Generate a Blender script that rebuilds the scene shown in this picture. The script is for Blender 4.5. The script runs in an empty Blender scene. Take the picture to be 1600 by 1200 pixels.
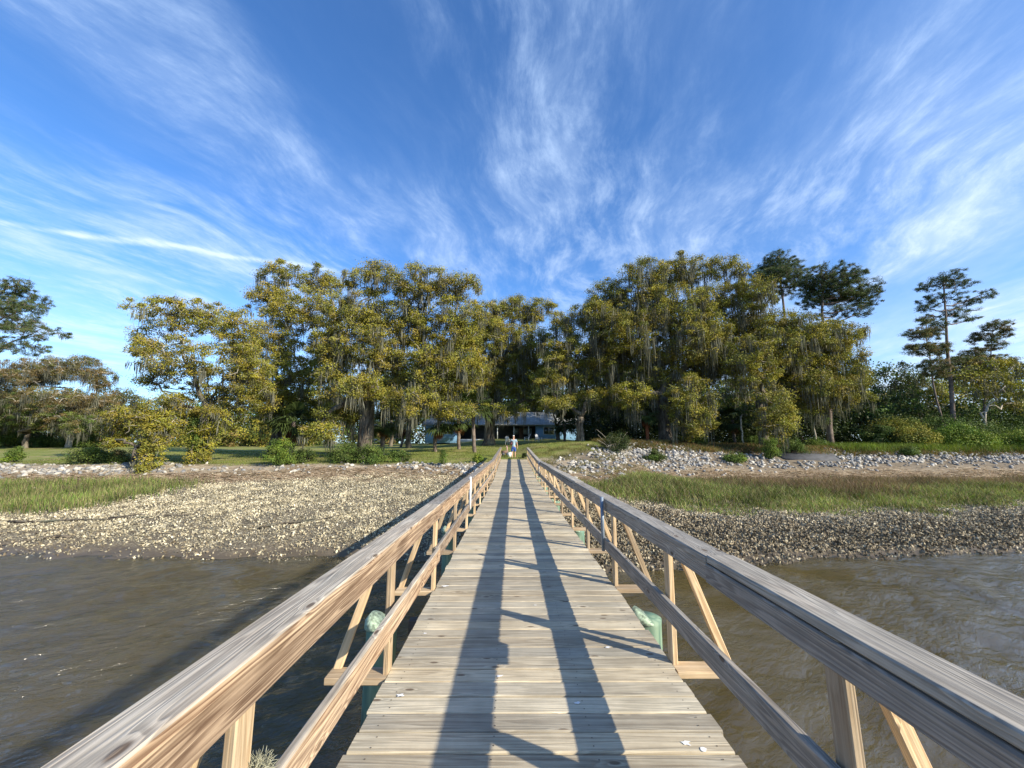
import bpy, math, random
import numpy as np
from mathutils import Vector, Matrix
rng = np.random.default_rng(7)
random.seed(7)
R = math.radians
scene = bpy.context.scene
COL = scene.collection

# ------------------------------------------------------------------ camera
PITCH = math.atan(97/620)
CAM_Z = 1.5
cam = bpy.data.cameras.new('camera'); cam.sensor_width = 36; cam.sensor_fit = 'HORIZONTAL'
cam.lens = 36*620/1600; cam.clip_start = 0.05; cam.clip_end = 6000
camo = bpy.data.objects.new('camera', cam); COL.objects.link(camo)
camo.location = (0, 0, CAM_Z); camo.rotation_euler = (math.pi/2+PITCH, 0, 0)
scene.camera = camo

# ------------------------------------------------------------------ light
SUN = Vector((1.68, -1.13, 1.0)).normalized()
sl = bpy.data.lights.new('sun', 'SUN'); sl.energy = 5.0; sl.angle = R(0.5); sl.color = (1.0, 0.90, 0.73)
so = bpy.data.objects.new('sun', sl); COL.objects.link(so)
so.rotation_euler = (-SUN).to_track_quat('-Z', 'Y').to_euler()
so.location = (20, -20, 30)
scene.view_settings.view_transform = 'Standard'; scene.view_settings.look = 'None'
scene.view_settings.exposure = 0.80; scene.view_settings.gamma = 1

class NT:
    """tiny node-graph helper"""
    def __init__(s, tree): s.t = tree; tree.nodes.clear()
    def n(s, typ, ins=None, **kw):
        nd = s.t.nodes.new(typ)
        for k, v in kw.items(): setattr(nd, k, v)
        for k, v in (ins or {}).items(): s.put(nd.inputs[k], v)
        return nd
    def put(s, sock, v):
        if isinstance(v, bpy.types.NodeSocket): s.t.links.new(v, sock)
        elif isinstance(v, (tuple, list)) and len(v) == 3 and len(getattr(sock, 'default_value', (0, 0, 0))) == 4: sock.default_value = (*v, 1)
        else: sock.default_value = v
    def m(s, op, a, b=None, c=None, clamp=False):
        nd = s.n('ShaderNodeMath', operation=op, use_clamp=clamp)
        s.put(nd.inputs[0], a)
        if b is not None: s.put(nd.inputs[1], b)
        if c is not None: s.put(nd.inputs[2], c)
        return nd.outputs[0]
    def v(s, op, a, b=None):
        nd = s.n('ShaderNodeVectorMath', operation=op); s.put(nd.inputs[0], a)
        if b is not None: s.put(nd.inputs[1], b)
        return nd.outputs[0]
    def mix(s, f, a, b, blend='MIX'):
        nd = s.n('ShaderNodeMix', data_type='RGBA', blend_type=blend, clamp_factor=True)
        s.put(nd.inputs[0], f); s.put(nd.inputs[6], a); s.put(nd.inputs[7], b); return nd.outputs[2]
    def noise(s, vec, scale=1.0, detail=3, rough=.55, dist=0.0, col=False):
        nd = s.n('ShaderNodeTexNoise', {'Vector': vec, 'Scale': scale, 'Detail': detail, 'Roughness': rough, 'Distortion': dist})
        return nd.outputs['Color' if col else 'Fac']
    def xyz(s, x, y, z): return s.n('ShaderNodeCombineXYZ', {0: x, 1: y, 2: z}).outputs[0]
    def sep(s, v): return s.n('ShaderNodeSeparateXYZ', {0: v}).outputs
    def ss(s, x, lo, hi, a=0.0, b=1.0):
        nd = s.n('ShaderNodeMapRange', {0: x, 1: lo, 2: hi, 3: a, 4: b}, interpolation_type='SMOOTHSTEP'); return nd.outputs[0]
    def attr(s, name, what='Color'): return s.n('ShaderNodeAttribute', attribute_name=name).outputs[what]

world = bpy.data.worlds.new('World'); scene.world = world; world.use_nodes = True
w = NT(world.node_tree)
sky = w.n('ShaderNodeTexSky', sky_type='NISHITA', sun_disc=False)
sky.sun_elevation = math.asin(SUN.z); sky.sun_rotation = math.atan2(SUN.x, SUN.y)
sky.altitude = 0; sky.air_density = 1.0; sky.dust_density = 0.35; sky.ozone_density = 3.0
d = w.n('ShaderNodeTexCoord').outputs['Generated']
dx, dy, dz = w.sep(d)
dzz = w.m('ADD', w.m('MAXIMUM', dz, 0.0), 0.12)
px = w.m('DIVIDE', dx, dzz); py = w.m('DIVIDE', dy, dzz)
ca, sa = math.cos(R(15)), math.sin(R(15))
al = w.m('ADD', w.m('MULTIPLY', px, sa), w.m('MULTIPLY', py, ca))      # along the streaks
ac = w.m('SUBTRACT', w.m('MULTIPLY', px, ca), w.m('MULTIPLY', py, sa))  # across
pv = w.xyz(px, py, 0.0)
warp = w.m('MULTIPLY', w.m('SUBTRACT', w.noise(pv, .8, 2), 0.5), 0.55)
warp2 = w.m('MULTIPLY', w.m('SUBTRACT', w.noise(pv, 3.2, 2, .5), 0.5), 0.07)
acw = w.m('ADD', w.m('ADD', ac, warp), warp2)
streak = w.noise(w.xyz(w.m('MULTIPLY', acw, 3.2), w.m('MULTIPLY', al, 1.05), 3.7), 1.0, 9, .63)
wisps = w.noise(w.xyz(w.m('MULTIPLY', acw, 11.0), w.m('MULTIPLY', al, 4.6), 9.1), 1.0, 8, .68)
patch = w.noise(w.xyz(w.m('MULTIPLY', ac, 1.0), w.m('MULTIPLY', al, .75), 1.35), 1.0, 3)
patch = w.m('ADD', patch, w.m('MULTIPLY', w.ss(w.m('ABSOLUTE', w.m('ADD', ac, .12)), 0.0, .42, 1.0, 0.0), .16))
c1 = w.m('MULTIPLY', w.ss(streak, .42, .76), w.ss(patch, .32, .60))
c2 = w.m('MULTIPLY', w.ss(wisps, .38, .76), w.ss(w.m('ADD', w.m('MULTIPLY', streak, .5), w.m('MULTIPLY', patch, .5)), .42, .58))
# the long thin streak low on the left
lx, ly = 0.906, 0.424
dl = w.m('ADD', w.m('MULTIPLY', w.m('SUBTRACT', px, -1.71), -ly), w.m('MULTIPLY', w.m('SUBTRACT', py, 1.227), lx))
tl = w.m('ADD', w.m('MULTIPLY', w.m('SUBTRACT', px, -1.71), lx), w.m('MULTIPLY', w.m('SUBTRACT', py, 1.227), ly))
dl = w.m('ADD', dl, w.m('MULTIPLY', w.m('SUBTRACT', w.noise(pv, 5.0, 4), .5), .10))
line = w.m('MULTIPLY', w.ss(w.m('ABSOLUTE', dl), 0.0, 0.035, 1.0, 0.0), w.ss(tl, .75, 1.25, 1.0, 0.0))
line = w.m('MULTIPLY', line, w.ss(wisps, .3, .6, .3, 1.0))
veil = w.m('MULTIPLY', w.ss(px, 0.35, 1.6), w.ss(w.noise(w.xyz(w.m('MULTIPLY', acw, 1.3), w.m('MULTIPLY', al, 1.0), 5.5), 1.0, 5, .55), .28, .66))
dens = w.m('ADD', w.m('ADD', w.m('MULTIPLY', c1, .26), w.m('ADD', w.m('MULTIPLY', c2, .40), w.m('MULTIPLY', w.ss(streak, .34, .80), .12))), w.m('ADD', w.m('MULTIPLY', line, .55), w.m('MULTIPLY', veil, .34)))
low = w.ss(dz, 0.02, 0.42, 0.34, 0.0)
dens = w.m('MINIMUM', w.m('ADD', dens, low), .93)
cloudc = w.mix(w.ss(dz, 0.1, .8), (7.4, 8.5, 9.9), (5.2, 7.0, 9.8))
skyc = w.mix(dens, w.mix(1.0, sky.outputs[0], (0.86, 1.38, 1.92), 'MULTIPLY'), cloudc)
bg = w.n('ShaderNodeBackground', {'Color': skyc, 'Strength': 0.078})
wo = w.n('ShaderNodeOutputWorld', {'Surface': bg.outputs[0]})

# ------------------------------------------------------------------ helpers
def P(px, py, y):
    u = (px-800)/620; v = (600-py)/620
    c, s = math.cos(PITCH), math.sin(PITCH)
    dyy = c - v*s; dzz_ = s + v*c
    t = y/dyy
    return Vector((u*t, y, CAM_Z+dzz_*t))

def tag(o, label=None, cat=None, group=None, kind=None):
    if label: o['label'] = label
    if cat: o['category'] = cat
    if group: o['group'] = group
    if kind: o['kind'] = kind
    return o
def thing(name, label, cat, loc=(0, 0, 0), rz=0, group=None):
    o = bpy.data.objects.new(name, None); o.empty_display_size = .2; COL.objects.link(o)
    o.location = loc; o.rotation_euler = (0, 0, rz)
    return tag(o, label, cat, group)

class Acc:
    def __init__(s): s.v = []; s.f = {}; s.c = []; s.u = {}; s.n = 0; s.order = []
    def add(s, v, f, col=None, uv=None):
        v = np.asarray(v, float).reshape(-1, 3); f = np.asarray(f, int)
        if f.ndim == 1: f = f[None]
        k = f.shape[1]
        s.v.append(v)
        if col is None: col = (1, 1, 1)
        col = np.asarray(col, float)
        if col.ndim == 1: col = np.tile(col, (len(v), 1))
        s.c.append(col)
        if uv is None: uv = np.zeros((len(v), 2))
        s.u.setdefault('a', []).append(np.asarray(uv, float))
        s.f.setdefault(k, []).append(f + s.n)
        s.n += len(v)
    def more(s, f, base):
        f = np.asarray(f, int)
        if f.ndim == 1: f = f[None]
        s.f.setdefault(f.shape[1], []).append(f + base)
    def build(s, name, mat, parent=None, smooth=False, uv=False):
        me = bpy.data.meshes.new(name)
        if s.n == 0: s.add([[0, 0, 0]]*3, [0, 1, 2])
        v = np.concatenate(s.v); me.vertices.add(len(v)); me.vertices.foreach_set('co', v.astype(np.float32).ravel())
        loops = []; tot = []
        for k, fl in s.f.items():
            a = np.concatenate(fl); loops.append(a.ravel()); tot.append(np.full(len(a), k))
        loops = np.concatenate(loops); tot = np.concatenate(tot)
        st = np.concatenate([[0], np.cumsum(tot)[:-1]])
        me.loops.add(len(loops)); me.loops.foreach_set('vertex_index', loops.astype(np.int32))
        me.polygons.add(len(tot)); me.polygons.foreach_set('loop_start', st.astype(np.int32))
        if smooth: me.polygons.foreach_set('use_smooth', np.ones(len(tot), bool))
        ca_ = me.attributes.new('tint', 'FLOAT_COLOR', 'POINT')
        c = np.concatenate(s.c); c4 = np.ones((len(c), 4), np.float32); c4[:, :3] = c; ca_.data.foreach_set('color', c4.ravel())
        if uv:
            ul = me.uv_layers.new(name='UVMap'); u = np.concatenate(s.u['a'])[loops]
            ul.data.foreach_set('uv', u.astype(np.float32).ravel())
        me.update(calc_edges=True); me.validate(clean_customdata=False)
        me.materials.append(mat)
        o = bpy.data.objects.new(name, me); COL.objects.link(o)
        if parent is not None: o.parent = parent
        return o

def tube(acc, pts, rad, k=6, col=(1, 1, 1), cap=True):
    pts = np.asarray(pts, float); n = len(pts)
    rad = np.broadcast_to(np.asarray(rad, float), (n,))
    t = np.gradient(pts, axis=0); t /= np.linalg.norm(t, axis=1)[:, None]+1e-9
    ref = np.array([0, 0, 1.0]) if abs(t[0][2]) < .8 else np.array([1.0, 0, 0])
    a = np.cross(t, ref); a /= np.linalg.norm(a, axis=1)[:, None]+1e-9
    b = np.cross(t, a)
    th = np.arange(k)*2*math.pi/k
    v = pts[:, None] + rad[:, None, None]*(np.cos(th)[None, :, None]*a[:, None]+np.sin(th)[None, :, None]*b[:, None])
    i = np.arange(n-1)[:, None]*k; j = np.arange(k)[None]; j2 = (j+1) % k
    f = np.stack([i+j, i+j2, i+k+j2, i+k+j], -1).reshape(-1, 4)
    base = acc.n
    L = np.concatenate([[0], np.cumsum(np.linalg.norm(np.diff(pts, axis=0), axis=1))])
    uv = np.stack([np.repeat(L, k), np.tile(np.arange(k)/k, n)], -1)
    acc.add(v.reshape(-1, 3), f, col, uv)
    if cap:
        acc.more(np.arange(k)[::-1], base); acc.more(np.arange(k)+(n-1)*k, base)

def curve(p0, p1, bow=(0, 0, 0), n=5, jit=0.0, r=None):
    t = np.linspace(0, 1, n)[:, None]
    p = np.asarray(p0)*(1-t)+np.asarray(p1)*t + np.asarray(bow)*4*t*(1-t)
    if jit: p[1:-1] += (r or rng).normal(0, jit, (n-2, 3))
    return p

def box(acc, x0, x1, y0, y1, z0, z1, col=(1, 1, 1)):
    v = [(x0, y0, z0), (x1, y0, z0), (x1, y1, z0), (x0, y1, z0), (x0, y0, z1), (x1, y0, z1), (x1, y1, z1), (x0, y1, z1)]
    acc.add(v, [(0, 3, 2, 1), (4, 5, 6, 7), (0, 1, 5, 4), (1, 2, 6, 5), (2, 3, 7, 6), (3, 0, 4, 7)], col)

def board(acc, p0, p1, side, w_, h_, grey=(.5, .5), c=.005, tone=None):
    """sawn timber from p0 to p1 with chamfered edges; side = width direction; every face has its own verts"""
    p0 = np.asarray(p0, float); p1 = np.asarray(p1, float); L = np.linalg.norm(p1-p0); t = (p1-p0)/L
    s = np.asarray(side, float); s -= t*s.dot(t); s /= np.linalg.norm(s); u = np.cross(s, t)
    if u[2] < 0: u = -u
    hw, hh = w_/2, h_/2
    prof = [(-hw+c, hh), (hw-c, hh), (hw, hh-c), (hw, -hh+c), (hw-c, -hh), (-hw+c, -hh), (-hw, -hh+c), (-hw, hh-c)]
    seed = rng.random(); tn = rng.random() if tone is None else tone
    per = 0; u0 = rng.random()*20
    for i in range(8):
        a, b = prof[i], prof[(i+1) % 8]; e = math.dist(a, b)
        A = p0+s*a[0]+u*a[1]; B = p0+s*b[0]+u*b[1]; C_ = p1+s*b[0]+u*b[1]; D = p1+s*a[0]+u*a[1]
        g = grey[1] if i in (0, 1, 7) else grey[0]
        acc.add([A, B, C_, D], [0, 3, 2, 1] if np.dot(np.cross(B-A, D-A), s*(a[0]+b[0])+u*(a[1]+b[1])) < 0 else [0, 1, 2, 3], (seed, tn, g),
                [(u0, per), (u0, per+e), (u0+L, per+e), (u0+L, per)])
        per += e
    for q in (p0, p1):
        acc.add([q+s*a[0]+u*a[1] for a in prof], list(range(8)), (seed, tn, grey[0]), [(a[0], a[1]) for a in prof])

# ------------------------------------------------------------------ materials
def mat(name): 
    m = bpy.data.materials.new(name); m.use_nodes = True; return m, NT(m.node_tree)
def out(t, sh): t.n('ShaderNodeOutputMaterial', {'Surface': sh})
def prin(t, **k):
    names = {'col': 'Base Color', 'rough': 'Roughness', 'nor': 'Normal', 'metal': 'Metallic', 'spec': 'Specular IOR Level', 'ior': 'IOR'}
    return t.n('ShaderNodeBsdfPrincipled', {names[a]: b for a, b in k.items()}).outputs[0]
def bump(t, h, s=.5, dist=.01): return t.n('ShaderNodeBump', {'Height': h, 'Strength': s, 'Distance': dist}).outputs[0]

def wood(name, light, dark, grey, freq=9.0, contrast=.75, bs=.6):
    m, t = mat(name)
    uv = t.n('ShaderNodeUVMap').outputs[0]; u, v, _ = t.sep(uv)
    sd, tone, gr = t.n('ShaderNodeSeparateColor', {0: t.attr('tint')}).outputs
    s50 = t.m('MULTIPLY', sd, 57.0)
    # knots
    kv = t.xyz(t.m('ADD', t.m('MULTIPLY', u, 2.7), s50), t.m('ADD', t.m('MULTIPLY', v, 6.5), s50), 0.0)
    vo = t.n('ShaderNodeTexVoronoi', {'Vector': kv, 'Scale': 1.0, 'Randomness': 1.0}, voronoi_dimensions='2D'); kd = t.m('ADD', vo.outputs['Distance'], t.ss(t.sep(vo.outputs['Color'])[0], .34, .36, 0.0, .9))
    kn = t.ss(kd, 0.0, .42, 1.0, 0.0)
    f = t.noise(t.xyz(t.m('MULTIPLY', u, .62), t.m('ADD', t.m('MULTIPLY', v, 13.0), s50), t.m('MULTIPLY', sd, 31.0)), 1.0, 2, .4, .15)
    f = t.m('ADD', f, t.m('MULTIPLY', t.m('MULTIPLY', kn, kn), .15))
    ring = t.m('FRACT', t.m('MULTIPLY', f, freq))
    ring = t.m('MULTIPLY', t.ss(ring, 0.0, .72), t.ss(ring, .80, 1.0, 1.0, 0.0))
    fib = t.noise(t.xyz(t.m('MULTIPLY', u, 3.0), t.m('MULTIPLY', v, 150.0), s50), 1.0, 4, .7)
    fib2 = t.noise(t.xyz(t.m('MULTIPLY', u, 1.4), t.m('MULTIPLY', v, 48.0), s50), 1.0, 3, .6)
    blot = t.noise(t.xyz(t.m('MULTIPLY', u, 1.6), t.m('MULTIPLY', v, 7.0), s50), 1.0, 4, .6)
    k = t.m('ADD', t.m('MULTIPLY', ring, contrast*.62), t.m('ADD', t.m('MULTIPLY', t.ss(fib, .38, .62), .34), t.m('MULTIPLY', t.ss(fib2, .38, .66), .27)), clamp=True)
    base = t.mix(k, light, dark)
    gcol = t.mix(t.m('MULTIPLY', k, .75), grey, tuple(x*.36 for x in grey))
    gf = t.m('ADD', gr, t.m('MULTIPLY', t.m('SUBTRACT', blot, .5), .9), clamp=True)
    c = t.mix(gf, base, gcol)
    c = t.mix(1.0, c, t.n('ShaderNodeCombineColor', {0: t.ss(tone, 0, 1, .70, 1.16), 1: t.ss(tone, 0, 1, .71, 1.14), 2: t.ss(tone, 0, 1, .73, 1.08)}).outputs[0], 'MULTIPLY')
    c = t.mix(t.ss(kd, .05, .10, .78, 0.0), c, (.085, .05, .028))
    crack = t.m('MULTIPLY', t.ss(fib2, .70, .78), t.ss(blot, .50, .6))
    c = t.mix(t.m('MULTIPLY', crack, .75), c, (.04, .03, .022))
    pos = t.n('ShaderNodeNewGeometry').outputs['Position']
    st = t.ss(t.noise(pos, 2.3, 5, .65), .30, .72, .80, 1.10)
    c = t.mix(1.0, c, t.n('ShaderNodeCombineColor', {0: st, 1: st, 2: st}).outputs[0], 'MULTIPLY')
    h = t.m('SUBTRACT', t.m('SUBTRACT', t.m('MULTIPLY', ring, -.5), t.m('MULTIPLY', fib, .5)), t.m('MULTIPLY', crack, 1.2))
    out(t, prin(t, col=c, rough=.78, spec=.28, nor=bump(t, h, bs, .004)))
    return m
M_DECK = wood('weathered_deck_wood', (.64, .55, .385), (.29, .22, .14), (.58, .525, .41), 9.0, .62)
M_RAIL = wood('weathered_rail_wood', (.54, .40, .27), (.15, .09, .055), (.50, .46, .395), 13.0, .95)
M_FRESH = wood('yellow_pine_wood', (.66, .50, .31), (.42, .28, .15), (.42, .38, .31), 8.0, .8)
M_DARKWOOD = wood('old_dark_wood', (.20, .16, .11), (.10, .075, .05), (.18, .17, .15), 7.0, .6)  # darker timber for stringers and cross beams

def simple(name, col, rough=.6, var=.25, scale=8.0, metal=0.0, bs=.3, spec=.4):
    m, t = mat(name)
    pos = t.n('ShaderNodeTexCoord').outputs['Object']
    n = t.noise(pos, scale, 4, .6); s = t.ss(n, .25, .75, 1-var, 1+var)
    c = t.mix(1.0, col, t.n('ShaderNodeCombineColor', {0: s, 1: s, 2: s}).outputs[0], 'MULTIPLY')
    out(t, prin(t, col=c, rough=rough, metal=metal, spec=spec, nor=bump(t, n, bs, .02))); return m
def tinted(name, rough=.8, trans=0.0, scale=1.0, spec=.25, var=.2, bs=0.0):
    """colour from the per-leaf / per-shell tint, a touch of noise; optionally translucent"""
    m, t = mat(name); c = t.attr('tint')
    pos = t.n('ShaderNodeTexCoord').outputs['Object']; n = t.noise(pos, scale, 3)
    s = t.ss(n, .25, .75, 1-var, 1+var)
    c = t.mix(1.0, c, t.n('ShaderNodeCombineColor', {0: s, 1: s, 2: s}).outputs[0], 'MULTIPLY')
    kw = dict(col=c, rough=rough, spec=spec)
    if bs: kw['nor'] = bump(t, n, bs, .05)
    p = prin(t, **kw)
    if trans:
        tr = t.n('ShaderNodeBsdfTranslucent', {0: t.mix(1.0, c, (1.15, 1.25, .6), 'MULTIPLY')}).outputs[0]
        p = t.n('ShaderNodeMixShader', {0: trans, 1: p, 2: tr}).outputs[0]
    out(t, p); return m
M_LEAF = tinted('leaves', .6, .16, .35, .14, .25)
M_MOSS = tinted('spanish_moss', .95, .2, 1.0, .05, .2)
M_BARK, t = mat('oak_bark')
pos = t.n('ShaderNodeTexCoord').outputs['Object']
x_, y_, z_ = t.sep(pos)
n1 = t.noise(t.xyz(t.m('MULTIPLY', x_, 5.0), t.m('MULTIPLY', y_, 5.0), t.m('MULTIPLY', z_, 1.2)), 1.0, 6, .65)
n2 = t.noise(pos, .8, 4)
c = t.mix(t.ss(n1, .35, .68), (.045, .036, .028), (.20, .17, .13)); c = t.mix(t.ss(n2, .45, .7), c, (.13, .135, .10))
out(t, prin(t, col=c, rough=.9, spec=.1, nor=bump(t, n1, .9, .06)))
M_LIMB = simple('lichened_limb_bark', (.27, .245, .20), .9, .4, 2.0, bs=.5, spec=.1)
M_PINEBARK = simple('pine_bark', (.15, .12, .10), .9, .45, 3.0, bs=.9, spec=.1)
M_PALEBARK = simple('pale_bark', (.42, .38, .31), .85, .35, 3.0, bs=.6, spec=.1)
M_REDBARK = simple('red_palm_boots', (.24, .085, .04), .9, .5, 6.0, bs=1.0, spec=.1)
M_SHELL = tinted('oyster_shell', .75, 0, 6.0, .25, .25)
M_GRASS = tinted('grass_blades', .6, .3, .5, .2, .15)
M_STRAW = tinted('dead_reed_straw', .85, 0.1, 1.0, .1, .2)
M_STONE = tinted('riprap_stone', .85, 0, 3.0, .2, .25, .7)
M_WHITE = simple('white_plastic', (.80, .80, .78), .4, .05)
M_PILE, t = mat('green_wrapped_pile')
pos = t.n('ShaderNodeTexCoord').outputs['Object']; x_, y_, z_ = t.sep(pos)
n = t.noise(t.xyz(t.m('MULTIPLY', x_, 22.0), t.m('MULTIPLY', y_, 22.0), t.m('MULTIPLY', z_, 2.0)), 1.0, 4)
n3 = t.noise(pos, 5.0, 4)
c = t.mix(t.ss(n, .35, .65), (.09, .16, .11), (.19, .27, .18)); c = t.mix(t.ss(n3, .45, .7), c, (.10, .20, .15))
c = t.mix(t.ss(t.m('ADD', z_, t.m('MULTIPLY', n3, .3)), -1.1, -.5, 1.0, 0.0), c, (.035, .04, .03))
out(t, prin(t, col=c, rough=.7, nor=bump(t, n, .3, .01)))
M_PILETOP = simple('mint_pile_cap', (.30, .38, .27), .9, .6, 30.0, bs=.15)
M_STEEL = simple('blue_grey_steel', (.20, .25, .31), .45, .15, 10.0, .3)

# ------------------------------------------------------------------ terrain
WZ = -1.9
COLS = {
 -160: [(8, -3), (13.6, -1.9), (17, -1.32), (21.5, -.62), (25, -.1), (27, .3), (40, .8), (60, 1.3), (100, 2.2)],
 -20: [(8, -3), (13.6, -1.9), (17, -1.32), (21.5, -.62), (25, -.1), (27, .3), (40, .8), (60, 1.3), (100, 2.2)],
 -12: [(8, -3), (13.0, -1.9), (17, -1.2), (20.5, -.55), (23, -.2), (25, .05), (27, .32), (33, .72), (45, 1.05), (70, 1.8), (100, 2.7)],
 -3: [(8, -3), (12.6, -1.9), (17, -1.2), (20.5, -.55), (24, -.1), (26.5, .38), (30, .6), (35, .85), (42, 1.3), (56, 2.2), (70, 2.75), (100, 3.2)],
 0: [(8, -2.6), (12.0, -1.9), (17, -1.3), (21, -.6), (24, -.3), (27, .05), (30, .40), (31.4, .56), (35, .85), (42, 1.3), (56, 2.2), (70, 2.75), (100, 3.2)],
 2.5: [(8, -2.5), (11.1, -1.9), (17, -1.3), (21, -.65), (24, -.3), (27, .05), (30, .5), (33, .95), (37, 1.5), (56, 2.2), (70, 2.75), (100, 3.2)],
 6: [(8, -2.7), (12.0, -1.9), (14.5, -1.5), (19, -1.15), (24, -.5), (27, -.05), (30, .6), (33, 1.3), (37, 1.85), (56, 2.2), (70, 2.75), (100, 3.2)],
 13: [(8, -3), (13.2, -1.9), (14.6, -1.55), (17, -1.32), (28, -.95), (30.5, -.45), (32, .05), (34, .72), (36, 1.35), (37.5, 1.8), (60, 2.2), (100, 3.0)],
 20: [(8, -3), (14.4, -1.9), (15.8, -1.55), (18, -1.32), (28, -1.0), (31, -.45), (33, .1), (35, .8), (37.5, 1.45), (60, 1.8), (100, 2.6)],
 32: [(8, -3), (15.0, -1.9), (17.0, -1.5), (20.5, -1.3), (29, -1.0), (32, -.35), (34, .2), (37, 1.15), (60, 1.5), (100, 2.2)],
 160: [(8, -3), (15.5, -1.9), (18.0, -1.5), (21, -1.3), (29, -1.0), (32, -.35), (34, .2), (37, 1.1), (60, 1.5), (100, 2.2)],
}
CX = np.array(sorted(COLS)); 
def ground(x, y, noise=True):
    x = np.asarray(x, float); y = np.asarray(y, float); x, y = np.broadcast_arrays(x, y)
    vals = []
    for cx in CX:
        a = np.array([(-60, -5.0)]+COLS[cx]+[(2500, COLS[cx][-1][1]+.5)])
        vals.append(np.interp(y, a[:, 0], a[:, 1]))
    vals = np.stack(vals, 0)
    i = np.clip(np.searchsorted(CX, x, side='right')-1, 0, len(CX)-2)
    f = np.clip((x-CX[i])/(CX[i+1]-CX[i]), 0, 1); f = f*f*(3-2*f)
    a = np.take_along_axis(vals, i[None], 0)[0]; b = np.take_along_axis(vals, i[None]+1, 0)[0]
    z = a*(1-f)+b*f
    if noise:
        k = .05*np.sin(x*.71+1.3*np.sin(y*.43))*np.cos(y*.83+x*.21) + .03*np.sin(x*1.9+y*.7)*np.sin(y*2.3-x*.6) + .015*np.sin(x*4.7+2*np.sin(y*3.1))*np.sin(y*5.3)
        near_dock = np.exp(-((x-.15)/2.2)**2)*(y > 22)
        z = z + k*(1-near_dock)
    return z
def gz(x, y): return float(ground(x, y))
yl = lambda x, xs, vs: np.interp(x, xs, vs)
def grass_low(x): return yl(x, [3.2, 4.5, 7, 11, 18, 26, 60], [21.5, 20, 18.2, 17.3, 18, 20.3, 26])+.45*np.sin(x*1.3)+.25*np.sin(x*3.1)
def grass_high(x): return yl(x, [3.2, 4.5, 8, 13, 60], [21.5, 22.4, 25.5, 28, 30])+.4*np.sin(x*.9)
def sm(a, lo, hi): 
    t_ = np.clip((a-lo)/(hi-lo), 0, 1); return t_*t_*(3-2*t_)

def spaced(segs):
    o = []
    for a, b, st in segs: o += list(np.arange(a, b, st))
    return np.array(o+[segs[-1][1]])
gx = spaced([(-1500, -300, 200), (-300, -100, 25), (-100, -45, 3), (-45, 45, .28), (45, 100, 3), (100, 300, 25), (300, 1500, 200)])
gy = spaced([(-60, 9, 6), (9, 40, .28), (40, 80, 1.0), (80, 160, 5), (160, 400, 40), (400, 2400, 250)])
X, Y = np.meshgrid(gx, gy); Z = ground(X, Y)
nx, ny = len(gx), len(gy)
i = np.arange(ny-1)[:, None]*nx; j = np.arange(nx-1)[None]
F = np.stack([i+j, i+j+1, i+nx+j+1, i+nx+j], -1).reshape(-1, 4)
left = 1-sm(X, -1, 1.5)
# zones: R = oyster bed / shells, G = lawn, B = wrack (dead reed) & dirt
oy_top = np.where(X < 0, 21.8+1.3*sm(X, -14, -6), grass_low(X)+.6)
oyster = sm(Z, WZ+.02, WZ+.22)*(1-sm(Y, oy_top-.8, oy_top+.6))
lawn_start = np.interp(X, [-60, -20, -12, -3, 0, 3, 6, 13, 30, 60], [28, 28, 27.2, 27, 30.2, 31, 32, 37.5, 38, 38])
lawn = sm(Y, lawn_start-.8, lawn_start+.8)
wr = sm(Y, oy_top-.5, oy_top+.8)*(1-lawn)*np.where(X < 5, 1, 1-.85*sm(Y, grass_high(X)+2.6, grass_high(X)+4.2))
A = Acc(); A.add(np.stack([X, Y, Z], -1).reshape(-1, 3), F, np.stack([oyster, lawn, wr], -1).reshape(-1, 3))
m, t = mat('ground_soil')
ar = t.n('ShaderNodeSeparateColor', {0: t.attr('tint')}).outputs
pos = t.n('ShaderNodeNewGeometry').outputs['Position']; X_, Y_, Z_ = t.sep(pos)
nb = t.noise(pos, .45, 5, .6); nm = t.noise(pos, 2.5, 5, .65); nf = t.noise(pos, 22.0, 4, .65)
mud = t.mix(t.ss(nm, .3, .7), (.115, .09, .062), (.19, .155, .11))
vor = t.n('ShaderNodeTexVoronoi', {'Vector': pos, 'Scale': 13.0}); vd = vor.outputs['Distance']; vc = vor.outputs['Color']
vs = t.sep(vc)[0]
shell = t.mix(t.ss(vd, .1, .6), t.mix(vs, (.44, .39, .27), (.28, .24, .16)), (.12, .10, .068))
oyf = t.m('MULTIPLY', ar[0], t.ss(nm, .30, .46), clamp=True)
dead = t.mix(t.ss(t.noise(t.xyz(t.m('MULTIPLY', X_, .9), t.m('MULTIPLY', Y_, 3.5), Z_), 2.0, 5), .35, .65), (.20, .15, .10), (.42, .35, .25))
sand = t.mix(nf, (.30, .25, .17), (.44, .38, .27))
green = t.mix(t.ss(nm, .3, .7), (.15, .19, .035), (.24, .26, .06))
lawnc = t.mix(t.ss(nb, .42, .68), green, (.31, .26, .11))
lawnc = t.mix(t.ss(nf, .3, .75, 0, .5), lawnc, (.09, .105, .028))
c = t.mix(oyf, mud, shell)
c = t.mix(t.m('MULTIPLY', ar[2], t.ss(nb, .25, .5, .75, 1.0)), c, t.mix(t.ss(nm, .5, .62), dead, sand))
c = t.mix(t.m('MULTIPLY', ar[1], 1.0), c, lawnc)
wet = t.ss(t.m('ADD', Z_, t.m('MULTIPLY', nm, .12)), WZ+.06, WZ+.25, 1.0, 0.0)
c = t.mix(t.m('MULTIPLY', wet, .6), c, (.085, .068, .045))
h = t.m('ADD', t.m('MULTIPLY', nf, .4), t.m('MULTIPLY', t.m('SUBTRACT', 1.0, vd), t.m('MULTIPLY', oyf, .8)))
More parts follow.
